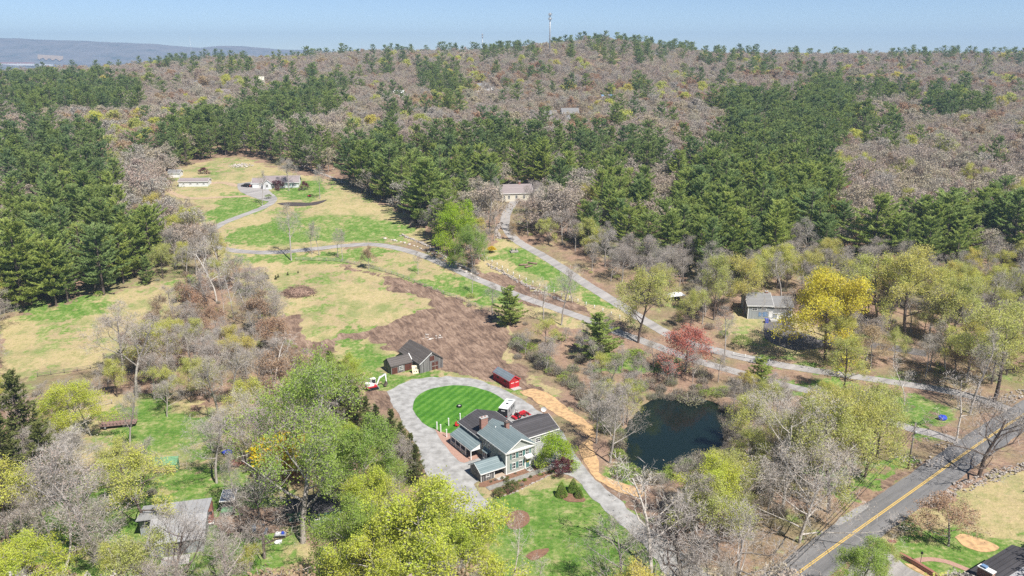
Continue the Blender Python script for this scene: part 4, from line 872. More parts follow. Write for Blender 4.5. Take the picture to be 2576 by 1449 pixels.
# undergrowth
UG = []
for i, (x, y, s_, r1, r2) in enumerate(CAND):
    if bad[i] or y > 520 or gx[i] < -300 or gx[i] > 2900 or on_lane(x, y): continue
    if any((x-h[0])**2+(y-h[1])**2 < (h[2]+2)**2 for h in HOUSES): continue
    d = {3: .75, 4: 1.0, 0: .9, 5: .95}.get(zi[i], .4)
    if zi[i] in (1, 2): d = .35
    if zi[i] == 3: d = 1.0
    if r1*.999 > d: continue
    a, b_ = rnd.uniform(-3, 3), rnd.uniform(-3, 3)
    if not on_lane(x+a, y+b_) and not hides(x+a, y+b_, 3, .3): UG.append((x+a, y+b_, rnd.uniform(1.2, 3.0) if zi[i] != 4 else rnd.uniform(2.2, 4.2)))
for px0, py0, px1, py1, n_ in ((1300,860,1480,1010,46),(1480,1000,1560,1110,22),(1560,985,1850,990,34),(1830,1040,1850,1110,10),(1540,1110,1590,1200,12),(1630,1205,1780,1160,16),(600,700,760,930,22)):
    for t in np.linspace(0, 1, n_): x, y = G(px0+(px1-px0)*t+rnd.uniform(-16, 16), py0+(py1-py0)*t+rnd.uniform(-12, 12)); UG.append((x, y, rnd.uniform(1.8, 3.8)))
wood_stuff('undergrowth', 'low twiggy undergrowth beneath the trees and round the pond', 'undergrowth', [brushm('u', 240+s, 2.6, 3.6, n=380) for s in range(3)]+[bushm('v', 245, 2.0, 2.8, 'green', 500, .25)], UG, 3.6)
print('COUNTS', used, {k: len(v) for k, v in REST.items()}, len(UG))
# ------------------------------------------------------------------ building materials
M['siding'] = banded('grey_green_clapboard', (.40,.42,.385), (.33,.35,.32), .14, 2, width=.12, c3=(.2,.21,.2))
M['white'] = simple('white_paint', (.80,.80,.78), (.70,.70,.68), 1.5, rough=.6)
M['teal_roof'] = banded('blue_green_shingles', (.215,.265,.275), (.145,.19,.20), .22, 2, width=.16, c3=(.09,.13,.14), nscale=1.2)
M['dark_roof'] = banded('charcoal_shingles', (.085,.08,.085), (.055,.052,.055), .2, 2, width=.16, c3=(.04,.038,.04), nscale=1.0)
M['barn_roof'] = banded('brown_grey_shingles', (.135,.12,.11), (.085,.075,.07), .2, 2, width=.16, c3=(.06,.055,.05), nscale=1.5)
M['grey_roof'] = banded('light_grey_shingles', (.23,.23,.23), (.18,.18,.18), .25, 2, width=.12, c3=(.18,.17,.17), nscale=1)
M['pink_roof'] = banded('mauve_grey_shingles', (.30,.255,.25), (.23,.195,.195), .25, 2, width=.12, c3=(.17,.15,.15), nscale=1)
M['shed_roof'] = banded('slate_blue_shingles', (.20,.24,.27), (.13,.16,.185), .2, 2, width=.16, c3=(.09,.11,.12), nscale=1.4)
M['old_wood'] = banded('weathered_boards', (.27,.26,.25), (.08,.075,.075), .26, 'xy', width=.14, c3=(.03,.028,.028), nscale=3)
M['brown_board'] = banded('red_brown_boards', (.13,.05,.035), (.085,.035,.026), .22, 'xy', width=.1, nscale=3)
M['red_board'] = banded('red_painted_boards', (.42,.035,.04), (.32,.03,.035), .3, 'xy', width=.07, nscale=2)
M['white_siding'] = banded('white_clapboard', (.72,.73,.73), (.64,.65,.66), .2, 2, width=.12, c3=(.45,.46,.47))
M['cream_siding'] = banded('cream_clapboard', (.66,.62,.52), (.58,.54,.45), .2, 2, width=.12, c3=(.4,.37,.3))
M['green_siding'] = banded('dark_teal_boards', (.075,.17,.13), (.05,.12,.095), .22, 2, width=.12)
M['greywall'] = banded('grey_vertical_siding', (.33,.35,.36), (.26,.28,.29), .3, 'xy', width=.1)
m, n, b = newmat('window_glass'); b.inputs['Base Color'].default_value = (.03,.035,.04,1); b.inputs['Roughness'].default_value = .1; b.inputs['Specular IOR Level'].default_value = .6; M['glass'] = m
M['shutter'] = simple('teal_shutters', (.09,.20,.19), (.07,.16,.155), 3, rough=.6)
M['brick'] = banded('old_red_brick', (.34,.15,.11), (.22,.10,.08), .16, 2, width=.18, c3=(.42,.36,.31), nscale=6)
M['stone'] = simple('field_stone', (.46,.42,.385), (.23,.20,.18), 2.2, detail=6)
M['whitestone'] = simple('white_boulder', (.62,.57,.51), (.36,.32,.29), 1.5)
M['granite'] = simple('granite_step', (.46,.45,.43), (.36,.35,.33), 4)
M['metalroof'] = banded('grey_metal_sheet', (.36,.36,.37), (.28,.28,.29), .9, 0, width=.06, c3=(.2,.2,.2), nscale=.8, rough=.6)
M['greymetal'] = simple('galvanised_metal', (.42,.44,.45), (.32,.33,.34), 2, rough=.45, metal=.4)
M['black'] = simple('black_paint', (.025,.025,.028), (.018,.018,.02), 2, rough=.5)
M['darkglass'] = M['glass']
M['tyre'] = simple('tyre_rubber', (.03,.03,.03), (.02,.02,.02), 3)
M['red'] = simple('red_machine_paint', (.55,.02,.03), (.45,.02,.03), 1.5, rough=.4, spec=.5)
M['orange'] = simple('faded_red_paint', (.60,.17,.11), (.5,.14,.1), 1.5, rough=.5)
M['blue'] = simple('blue_plastic', (.03,.08,.55), (.025,.06,.42), 2, rough=.5)
M['teal_blue'] = simple('blue_metal_roof', (.16,.27,.42), (.13,.22,.36), 1)
M['rust'+'y'] = simple('rusty_red_metal', (.27,.115,.085), (.14,.07,.055), 1.8, detail=7, rough=.85)
M['rail'] = simple('grey_split_rail', (.40,.37,.33), (.25,.23,.21), 2)
M['darkrail'] = simple('dark_split_rail', (.20,.17,.15), (.13,.11,.10), 2)
M['pole'] = simple('utility_pole_wood', (.28,.25,.23), (.18,.16,.15), 3, stretch=(1, 1, .2))
M['rosewood'] = simple('rose_brown_wood', (.30,.19,.16), (.18,.12,.11), 2)
M['solar'] = simple('solar_panel', (.10,.14,.20), (.07,.09,.13), 2, rough=.2, spec=.6)
M['greenpaint'] = simple('pale_green_paint', (.16,.32,.17), (.12,.25,.14), 2)
M['yellowwood'] = simple('yellow_board', (.62,.47,.22), (.5,.38,.18), 2)
M['cream'] = simple('cream_panel', (.72,.64,.47), (.62,.55,.40), 2)
M['brushwood'] = simple('cut_brush', (.38,.26,.20), (.16,.105,.08), 2.5, detail=7)
M['tarp'] = simple('white_canvas', (.82,.83,.82), (.72,.73,.74), 1.2)

# ------------------------------------------------------------------ building helpers (local frame: x along the front, y to the back)
def nbox(mb, c, nrm, w, h, d0, d1, mi=0):
    x, y, z = c
    if nrm[1]: a, b_ = sorted((y+nrm[1]*d0, y+nrm[1]*d1)); mb.box(x-w/2, x+w/2, a, b_, z-h/2, z+h/2, mi)
    else: a, b_ = sorted((x+nrm[0]*d0, x+nrm[0]*d1)); mb.box(a, b_, y-w/2, y+w/2, z-h/2, z+h/2, mi)
def shift(c, nrm, s, dz=0): return (c[0]+(s if nrm[1] else 0), c[1]+(0 if nrm[1] else s), c[2]+dz)
def window(par, c, nrm, w=.9, h=1.5, frame='white', shut=None, mid=True):
    f = .1; mb = MB(); nbox(mb, shift(c, nrm, 0, h/2), nrm, w+2*f, f, 0, .08); nbox(mb, shift(c, nrm, 0, -h/2), nrm, w+2*f+.1, f, 0, .11)
    for s in (-1, 1): nbox(mb, shift(c, nrm, s*(w/2+f/2)), nrm, f, h-f, 0, .075)
    if mid: nbox(mb, c, nrm, w, .07, .032, .07); nbox(mb, c, nrm, .05, h-f, .03, .06)
    o = mb.build('window', M[frame], par); p = MB(); nbox(p, c, nrm, w, h-f, .004, .03); p.build('pane', M['glass'], o)
    if shut:
        for s in (-1, 1): q = MB(); nbox(q, shift(c, nrm, s*(w/2+f+.23)), nrm, .4, h, 0, .05); q.build('shutter', M[shut], o)
    return o
def door(par, c, nrm, w=1.0, h=2.1, mat='shutter', frame='white'):
    mb = MB(); nbox(mb, shift(c, nrm, 0, h/2+.08), nrm, w+.4, .16, 0, .09)
    for s in (-1, 1): nbox(mb, shift(c, nrm, s*(w/2+.09)), nrm, .16, h, 0, .085)
    q = MB(); nbox(q, c, nrm, w, h, .004, .05); o = q.build('door', M[mat], par); mb.build('door_frame', M[frame], o); return o
def gable(par, x0, x1, y0, y1, ze, zr, axis, wall, roof, trim='white', over=.35, th=.16, z0=-.4, parts=('wall', 'roof', 'trim')):
    """axis: direction of the ridge"""
    if axis == 'y': a0, a1, c0, c1 = y0, y1, x0, x1
    else: a0, a1, c0, c1 = x0, x1, y0, y1
    cm = (c0+c1)/2; sl = (zr-ze)/(cm-c0)
    W = MB().extr([(c0, z0), (c1, z0), (c1, ze), (cm, zr), (c0, ze)], a0, a1, axis); w_ = W.build('wall', M[wall], par) if wall else None
    Rf = MB(); e = ze-sl*over+.03; zr2 = zr+.03
    Rf.extr([(c0-over, e), (c0-over, e+th), (cm, zr2+th), (cm, zr2)], a0-over, a1+over, axis); Rf.extr([(cm, zr2), (cm, zr2+th), (c1+over, e+th), (c1+over, e)], a0-over, a1+over, axis)
    r_ = Rf.build('roof', M[roof], par)
    if trim:
        T = MB(); k = over+.02
        for aa in (a0-k-.06, a1+k):      # raking boards
            T.extr([(c0-over, e-.18), (c0-over, e+.1), (cm, zr2+.12), (cm, zr2-.16)], aa, aa+.06, axis); T.extr([(cm, zr2-.16), (cm, zr2+.12), (c1+over, e+.1), (c1+over, e-.18)], aa, aa+.06, axis)
        for cc in (c0-over-.06, c1+over):
            if axis == 'y': T.box(cc, cc+.06, a0-over, a1+over, e-.12, e+.13)
            else: T.box(a0-over, a1+over, cc, cc+.06, e-.12, e+.13)
        T.build('trim', M[trim], par)
    return r_
def wheel(par, c, r=.35, w=.22, axis='y', rim='greymetal', name='wheel'):
    d = Vector((0, w/2, 0)) if axis == 'y' else Vector((w/2, 0, 0)); c = Vector(c)
    o = MB().tube(c-d, c+d, r, r, 14).build(name, M['tyre'], par); MB().tube(c-d*1.08, c+d*1.08, r*.5, r*.5, 10).build('rim', M[rim], o); return o

# ------------------------------------------------------------------ the farmhouse
A = R(33.3); HO = (-1.3, 158.8)
H_ = thing('farmhouse', 'two storey grey green farmhouse with white pediment, teal shutters and blue green roof', 'house', (*HO, 0), A)
gable(H_, 0, 7.6, 0, 11.4, 5.7, 8.0, 'y', 'siding', 'teal_roof', over=.42)
T = MB(); T.box(-.5, 8.1, -.5, -.02, 5.42, 5.66); T.box(-.46, 8.06, -.40, -.02, 5.2, 5.42)
for x in (0, 7.6): T.box(x-.14, x+.14, -.06, .1, 0, 5.2)
T.box(-.05, .02, 11.2, 11.45, 0, 5.4); T.box(-.04, 7.64, -.04, 0, -.1, .2); T.build('cornice', M['white'], H_)
for x in (2.0, 3.85, 5.65): window(H_, (x, 0, 4.25), (0, -1), .85, 1.45, shut='shutter')
for x in (2.0, 3.85): window(H_, (x, 0, 1.75), (0, -1), .85, 1.5, shut='shutter')
d_ = door(H_, (5.75, 0, 1.35), (0, -1), .95, 2.1)
pt = []; wr = MB()
for k in range(14): t = k/14*6.283; pt.append((5.75+.26*math.cos(t), -.1, 1.85+.26*math.sin(t)))
wr.path(pt+[pt[0]], .07, 5); wr.build('wreath', simple('yellow_wreath', (.65,.55,.08)), d_)
hd = MB(); hd.box(4.85, 6.65, -1.0, 0, 2.95, 3.2); hd.box(4.75, 6.75, -1.1, 0, 3.2, 3.3); hd.extr([(-1.05, 3.3), (0, 3.3), (0, 3.6)], 4.8, 6.7, 'x'); hd.build('door_hood', M['white'], H_)
br = MB()
for x in (5.0, 6.5): br.extr([(-.7, 2.9), (0, 2.9), (0, 2.2), (-.12, 2.25)], x-.06, x+.06, 'x')
for s in (5.1, 6.4): br.box(s-.12, s+.12, -.07, 0, .2, 2.9)
br.build('door_bracket', M['white'], H_)
MB().box(4.9, 6.6, -1.1, 0, -.1, .28).box(5.1, 6.4, -1.75, -1.1, -.1, .12).build('steps', M['granite'], H_)
for y, hh in ((2.6, 1.5), (7.3, 1.5), (9.2, 1.5)): window(H_, (0, y, 4.35), (-1, 0), .85, hh)
for y in (3, 8): window(H_, (7.6, y, 4.35), (1, 0), .85, 1.45)
# bay window with its own little roof
bw = MB(); bw.prism([(0, 6.6), (0, 9.3), (-.75, 8.8), (-.75, 7.1)], .5, .95); bw.prism([(0, 6.6), (0, 9.3), (-.75, 8.8), (-.75, 7.1)], 2.35, 2.5)
for p in ((-.7, 7.15), (-.7, 8.75), (-.7, 7.95), (-.02, 6.7), (-.02, 9.2)): bw.box(p[0]-.06, p[0]+.06, p[1]-.06, p[1]+.06, .95, 2.35)
bo = bw.build('bay_window', M['white'], H_); MB().prism([(0, 6.72), (0, 9.18), (-.66, 8.72), (-.66, 7.18)], .95, 2.35).build('pane', M['glass'], bo)
br = MB(); br.add([(0, 6.4, 3.1), (0, 9.5, 3.1), (-.95, 9.0, 2.5), (-.95, 6.9, 2.5), (0, 6.4, 2.5), (0, 9.5, 2.5)], [(0, 3, 2, 1), (3, 4, 5, 2), (0, 4, 3), (1, 2, 5)]); br.build('bay_roof', M['teal_roof'], H_)
def chimney(par, x0, x1, y0, y1, z0, z1, flues=2, cap='granite'):
    o = MB().box(x0, x1, y0, y1, z0, z1).build('chimney', M['brick'], par); MB().box(x0-.1, x1+.1, y0-.1, y1+.1, z1, z1+.18).build('chimney_cap', M[cap], o)
    f = MB()
    for k in range(flues): cx_ = x0+(x1-x0)*(k+.5)/flues; f.box(cx_-.16, cx_+.16, (y0+y1)/2-.16, (y0+y1)/2+.16, z1+.18, z1+.36)
    f.build('flue', M['brick'], o)
chimney(H_, .55, 2.35, 11.5, 12.4, 4.5, 8.9, 2); chimney(H_, 3.7, 4.6, 5.7, 6.6, 7.2, 9.4, 1, 'barn_roof')
MB().tube((2.6, 8.6, 6.8), (2.6, 8.6, 7.7), .07).tube((2.6, 8.6, 7.7), (2.8, 8.6, 7.7), .07).build('vent_pipe', M['white'], H_); MB().tube((4.4, 15.2, 6.2), (4.4, 15.2, 7.4), .08).build('vent_pipe', M['white'], H_)
gable(H_, -.2, 10.0, 11.4, 20.6, 4.7, 6.5, 'y', 'siding', 'dark_roof', over=.35, th=.14)
for y in (14.6, 19.4): window(H_, (-.2, y, 3.6), (-1, 0), .8, 1.2)
window(H_, (-.2, 17, 3.6), (-1, 0), .8, 1.2)
gable(H_, 8.2, 19.4, 7.0, 15.8, 3.35, 5.3, 'x', 'siding', 'dark_roof', over=.35, th=.14)
for x in (11.0, 13.6, 16.2, 18.2): window(H_, (x, 7.0, 1.9), (0, -1), 1.3 if x < 18 else .7, 1.1)
door(H_, (9.4, 7.0, 1.05), (0, -1), .95, 2.1, 'white')
MB().box(7.6, 8.2, 7.4, 11, 0, 4.4).build('link_wall', M['siding'], H_)
# side porch
pr = MB(); pr.extr([(-3.3, 2.5), (-3.3, 2.64), (-.2, 3.98), (-.2, 3.84)], 10.0, 19.9, 'y'); pr.build('porch_roof', M['teal_roof'], H_)
pg = MB(); pg.add([(-3.2, 10.15, 2.45), (-.25, 10.15, 2.45), (-.25, 10.15, 3.75)], [(0, 1, 2)]); pg.add([(-3.2, 10.22, 2.45), (-.25, 10.22, 2.45), (-.25, 10.22, 3.75)], [(2, 1, 0)]); pg.box(-3.35, -.2, 10.0, 10.15, 2.3, 2.5); pg.box(-3.36, -3.24, 10.0, 19.9, 2.3, 2.52); pg.build('porch_gable', M['white'], H_)
for y in (10.2, 12.6, 15.0, 17.4, 19.6): MB().box(-3.25, -3.05, y-.1, y+.1, 0, 2.4).build('porch_post', M['white'], H_)
for a_, b_ in ((12.7, 14.9), (15.1, 17.3), (17.5, 19.5)):
    rl = MB(); rl.box(-3.2, -3.1, a_, b_, .95, 1.03); rl.box(-3.2, -3.1, a_, b_, .15, .22); y = a_
    while y < b_: rl.box(-3.17, -3.13, y, y+.05, .22, .95); y += .17
    rl.build('porch_railing', M['white'], H_)
MB().box(-3.4, -.2, 10, 19.8, -.1, .14).build('porch_floor', M['paver'], H_)
window(H_, (-.2, 17.2, 1.5), (-1, 0), 1.0, 1.3); door(H_, (-.2, 14.4, 1.15), (-1, 0), .9, 2.0, 'shutter')
# shed wing
W = MB().extr([(.4, 0), (5.1, 0), (5.1, 2.3), (2.75, 3.6), (.4, 2.3)], -6.3, -2.9, 'x'); W.build('wing_wall', M['old_wood'], H_)
W = MB().extr([(2.2, 0), (5.1, 0), (5.1, 2.3), (2.75, 3.55), (2.2, 3.2)], -2.9, -.01, 'x'); W.build('wing_wall', simple('pinkish_plaster', (.45,.40,.37)), H_)
Rf = MB(); Rf.extr([(0, 2.1), (0, 2.24), (2.75, 3.76), (2.75, 3.62)], -6.6, -.02, 'x'); Rf.extr([(2.75, 3.62), (2.75, 3.76), (5.5, 2.24), (5.5, 2.1)], -6.6, -.02, 'x'); Rf.build('wing_roof', M['teal_roof'], H_)
T = MB(); T.box(-6.6, -.02, -.06, 0, 2.0, 2.22); T.extr([(0, 1.95), (0, 2.2), (2.75, 3.72), (2.75, 3.5)], -6.66, -6.6, 'x'); T.extr([(2.75, 3.5), (2.75, 3.72), (5.5, 2.2), (5.5, 1.95)], -6.66, -6.6, 'x'); T.box(-6.42, -6.28, .3, .42, 0, 2.1)
T.box(-2.98, -2.84, .3, .44, 0, 2.1); T.box(-.2, -.06, .3, .44, 0, 2.1); T.build('wing_trim', M['white'], H_)
window(H_, (-4.6, .4, 1.45), (0, -1), .75, 1.1); door(H_, (-1.6, 2.2, 1.1), (0, -1), .9, 2.0, 'brown_board', 'brown_board')
MB().box(-2.9, -.1, -.1, 2.2, -.1, .2).build('wing_porch_floor', simple('bleached_planks', (.45,.36,.28)), H_); MB().box(-2.7, -.6, -1.1, -.1, -.1, .12).build('steps', M['granite'], H_)
T = MB(); T.box(-6.32, -6.3, 1.6, 1.8, .6, 1.9)
for k in range(3): T.tube((-6.36, 1.3+k*.9, 1.3+.2*k), (-6.36, 1.9+k*.9, .9+.15*k), .05)
T.build('wall_tools', M['rail'], H_)
sk = MB(); sk.extr([(3.2, 3.42), (3.2, 3.5), (4.1, 3.0), (4.1, 2.92)], -5.7, -4.9, 'x'); sk.extr([(3.2, 3.42), (3.2, 3.5), (4.1, 3.0), (4.1, 2.92)], -4.2, -3.6, 'x'); sk.build('skylight', M['glass'], H_)
def HL(x, y): c, s = math.cos(A), math.sin(A); return (HO[0]+c*x-s*y, HO[1]+s*x+c*y)
tag(MB().add([(HL(*p)[0], HL(*p)[1], .075) for p in ((-6.6,-1.9),(10.2,-1.9),(10.6,-3.6),(-6.6,-3.6))], [(0, 3, 2, 1)][::-1]).build('path', M['slate']), 'grey stone path before the farmhouse', 'path', kind='structure')
area('flower_bed', [HL(*p) for p in ((-6.8,.3),(0,0),(7.7,0),(10,-.6),(10.3,-1.85),(-6.7,-1.85))], M['mulch'], .062, 'brown mulch bed along the farmhouse wall', 'flower bed', res=.9, rag=.2)
area('flower_bed', [HL(*p) for p in ((-6.4,-3.65),(6,-3.6),(11,-3.5),(11.8,-4.6),(8,-5.3),(2.5,-6.2),(-3.5,-7.1),(-6.2,-6.6))], M['mulch'], .062, 'mulch bed between stone path and front lawn', 'flower bed', res=.9, rag=.4)
area('flower_bed', WP((1268,1300),(1300,1284),(1326,1290),(1332,1310),(1310,1330),(1280,1330)), M['mulch'], .07, 'oval mulch bed on the front lawn', 'flower bed', rag=.3)
area('flower_bed', WP((1405,1248),(1440,1240),(1470,1252),(1470,1262),(1430,1262)), M['mulch'], .07, 'mulch around the three conical evergreens', 'flower bed', rag=.3)
area('flower_bed', WP((1320,1400),(1345,1385),(1380,1380),(1372,1395),(1340,1412)), M['mulch'], .07, 'small worn oval on the front lawn', 'flower bed', rag=.4)
area('flower_bed', WP((697,512),(730,509),(780,510),(822,503),(800,514),(760,519),(715,517)), M['darkmulch'], .08, 'black mulch bed before the upper ranch house lawn', 'flower bed', rag=.5)
def stones(name, line, label, cat, wd=.8, sz=.35, dens=6, mat='stone', seed=3, hgt=.6):
    r = random.Random(seed); c = catmull(line, .5); mb = MB()
    for p, q in zip(c[:-1], c[1:]):
        for _ in range(max(1, int(dens*.4))):
            t = r.random(); x = p[0]+(q[0]-p[0])*t+r.uniform(-wd, wd)*.5; y = p[1]+(q[1]-p[1])*t+r.uniform(-wd, wd)*.5; s = sz*r.uniform(.5, 1.3)
            mb.ball((x, y, gz(x, y)+r.uniform(0, hgt)*.7), (s, s*r.uniform(.6, 1), s*.6), nu=6, nv=4, jit=.2, rnd=r)
    o = mb.build(name, M[mat]); return tag(o, label, cat)
stones('stone_edging', [HL(*p) for p in ((-6.2,-6.7),(-3.5,-7.2),(2.5,-6.3),(8,-5.4),(11.8,-4.7))], 'low edging of field stones between flower bed and front lawn', 'stone edging', .3, .2, 5, hgt=.15)
stones('stone_wall', WP((2334,1268),(2375,1250),(2430,1222),(2490,1202),(2560,1180),(2650,1150)), 'tumbled dry stone wall in the lower right yard', 'stone wall', 3.0, .27, 14, seed=4)
stones('stone_wall', WP((1010,592),(1060,612),(1110,640),(1160,668),(1200,690)), 'stone wall under the trees above the farm drive', 'stone wall', 1.3, .5, 5, seed=5)
stones('stone_wall', WP((1225,665),(1270,690),(1330,722),(1420,760)), 'tumbled stones along the foot of the white post fence', 'stone wall', 1.6, .4, 5, seed=6)
stones('stone_wall', WP((750,412),(790,430),(850,455),(870,462)), 'stone wall behind the upper ranch house', 'stone wall', 1.3, .6, 4, seed=7)
stones('stone_wall', WP((1255,600),(1250,580),(1262,560)), 'stones beside the bend of the upper right drive', 'stone wall', 1.5, .5, 6, seed=8)
stones('stone_wall', WP((2252,1140),(2290,1158),(2330,1170),(2370,1160)), 'rubble wall between utility pole and drive mouth', 'stone wall', 4.5, .26, 12, seed=9)
stones('stone_wall', WP((2340,1105),(2380,1120),(2430,1130)), 'rubble strip right of the drive mouth', 'stone wall', 5, .24, 9, seed=10)
stones('stone_wall', WP((2530,1010),(2576,990),(2620,975)), 'stones at the right edge beside the road', 'stone wall', 4.0, .35, 7, seed=12)
stones('rock_pile', WP((1068,853),(1085,845),(1105,850)), 'heap of pale rocks on the bare soil behind the barn', 'rock pile', 4.5, .34, 7, 'whitestone', 13, .5)
stones('rock_pile', WP((588,420),(600,416),(618,420)), 'pale rock pile above the upper ranch house', 'rock pile', 7, .5, 14, 'whitestone', 14, 1.0)
# brush pile
r = random.Random(5); bx, by = G(752, 738); mb = MB()
for k in range(520):
    a = r.random()*6.28; q = math.sqrt(r.random())*6.2; x = bx+math.cos(a)*q; y = by+math.sin(a)*q*.62; hz = 3.0*(1-(q/6.4)**2)*r.random(); d = r.random()*6.28; L = r.uniform(.7, 1.9)
    z = gz(x, y)+hz; mb.tube((x-math.cos(d)*L, y-math.sin(d)*L, z), (x+math.cos(d)*L, y+math.sin(d)*L, z+r.uniform(-.4, .5)), .07, .03, 4)
mb.ball((bx, by, gz(bx, by)), (5.4, 3.1, 1.9), nu=14, nv=6, jit=.1, rnd=r); tag(mb.build('brush_pile', M['brushwood']), 'large heap of cut brush in the field', 'brush pile')
# ------------------------------------------------------------------ barn and red shed
B1 = thing('barn', 'weathered board barn with charcoal gable roof and a lower side wing', 'barn', (-27.0, 216.7, gz(-24,218)), R(35))
gable(B1, 0, 7.8, 0, 13.0, 3.0, 5.7, 'y', 'old_wood', 'barn_roof', None, .3)
T = MB(); T.extr([(-.3, 2.72), (-.3, 2.9), (3.9, 5.8), (3.9, 5.62)], -.42, -.32, 'y'); T.build('bargeboard', M['white'], B1)
nb = MB(); nb.box(4.0, 6.1, -.05, 0, 0, 2.5); d1 = nb.build('door', M['brown_board'], B1); t_ = MB(); t_.box(4.0, 6.1, -.09, -.052, 1.2, 1.35); t_.box(5.0, 5.1, -.09, -.052, 0, 1.2); t_.box(5.0, 5.1, -.09, -.052, 1.35, 2.5); t_.build('door_bar', M['rail'], d1)
MB().box(3.4, 4.9, -.05, 0, 3.1, 4.5).build('hay_door', M['brown_board'], B1)
gable(B1, -7.3, -.02, 4.0, 8.9, 2.4, 4.1, 'x', None, 'barn_roof', None, .2)
MB().extr([(4.0, -.4), (8.9, -.4), (8.9, 2.4), (6.45, 4.1), (4.0, 2.4)], -7.3, -.01, 'x').build('wing_wall', M['old_wood'], B1)
MB().extr([(3.7, 2.3), (3.7, 2.48), (6.45, 4.42), (6.45, 4.24)], -.3, -.1, 'x').build('flashing', M['white'], B1)
q_1 = MB(); q_1.box(-7.1, -5.3, 3.95, 4.0, 0, 1.9); q_1.box(-2.9, -.5, 3.95, 4.0, .1, 2.1); q_1.build('board_panel', M['brown_board'], B1)
window(B1, (-4.1, 4.0, 1.35), (0, -1), 1.0, 1.1); window(B1, (-7.3, 6.4, 1.5), (-1, 0), .7, .8, 'rail')
bp_ = thing('boat_hull_panel', 'cream coloured panel with cut outs leaning against the barn wing', 'panel', (-28.3, 216.6, gz(-28,216)), R(20))
mb = MB(); mb.add([(-.9,0,0),(.9,0,0),(.9,.9,2.2),(-.9,.9,2.4),(-.9,.12,0),(.9,.12,0),(.9,1.02,2.2),(-.9,1.02,2.4)], [(0,1,2,3),(7,6,5,4),(0,3,7,4),(1,5,6,2),(3,2,6,7),(0,4,5,1)]); mb.build('panel', M['cream'], bp_)
mb = MB()
for (x, s, z_) in ((-.35, .25, .55), (.35, .3, .5), (.3, .35, 1.4), (-.4, .2, 1.3)): y_ = .41*z_; mb.box(x-s/2, x+s/2, y_-.06, y_+.1, z_, z_+s)
mb.build('opening', M['barkd'], bp_)
B2 = thing('garden_shed', 'small red board shed with slate blue gable roof beside the gravel drive', 'shed', (-.7, 206.0, gz(0, 208)+.05), R(35))
gable(B2, 0, 3.4, 0, 8.2, 2.35, 3.5, 'y', 'red_board', 'shed_roof', 'red', .22, .1)
mb = MB()
for s in (.1, 1.75): mb.box(.35+s-.1, 1.75+s-.2, -.05, 0, 0, 1.95)
d1 = mb.build('door', M['red'], B2); t_ = MB(); t_.box(.5, 1.5, -.08, -.052, 1.45, 1.6); t_.box(2.0, 3.0, -.08, -.052, 1.45, 1.6); t_.build('door_window', M['white'], d1)
for y in (2.2, 5.8): window(B2, (0, y, 1.6), (-1, 0), .7, .5, 'black')
MB().box(.3, 3.1, -1.6, -.05, -.1, .06).build('ramp', M['granite'], B2)

# ------------------------------------------------------------------ upper ranch house and its garages
def at(px, py): x, y = G(px, py); return (x, y, gz(x, y))
x, y, z = at(668, 474)
U = thing('ranch_house', 'low white ranch house with mauve grey roof above the upper field', 'house', (x-1.0, y, z), R(6))
gable(U, 0, 17.5, 0, 8.5, 2.9, 5.6, 'x', 'white_siding', 'pink_roof', 'white', .4, z0=-2.5); gable(U, -5.8, -.02, 1.5, 8.0, 2.6, 4.6, 'x', 'white_siding', 'pink_roof', 'white', .3, z0=-2.5)
gable(U, .1, 4.4, -2.0, 4, 2.9, 4.7, 'y', 'white_siding', 'pink_roof', 'white', .3, z0=-2.5)
for xx in (2.2,): window(U, (xx, -2.0, 1.6), (0, -1), 1.0, 1.3)
for xx in (6, 9.4, 12.6, 15.3): window(U, (xx, 0, 1.7), (0, -1), 1.1, 1.3, 'white', 'shutter')
for xx in (-4.5, -1.8): nbm = MB(); nbm.box(xx-1.1, xx+1.1, 1.44, 1.5, 0, 2.1); nbm.build('garage_door', M['white'], U)
x, y, z = at(455, 470); V_ = thing('long_garage', 'long white garage with shallow grey roof left of the upper ranch house', 'garage', (x-1, y, z), R(3))
gable(V_, 0, 14.5, 0, 6.5, 2.7, 3.9, 'x', 'white_siding', 'pink_roof', 'white', .35, z0=-1.5)
for xx in (2.5, 6, 9.5, 12.6): window(V_, (xx, 0, 1.6), (0, -1), .9, .6)
x, y, z = at(428, 447); V_ = thing('small_garage', 'small white garage with one wide door behind the long garage', 'garage', (x-1, y, z), R(3))
gable(V_, 0, 5.8, 0, 6, 2.5, 3.8, 'x', 'white_siding', 'grey_roof', 'white', .35, z0=-1.5); mb = MB().box(.8, 5.0, -.06, 0, 0, 2.2); mb.build('garage_door', M['white'], V_)
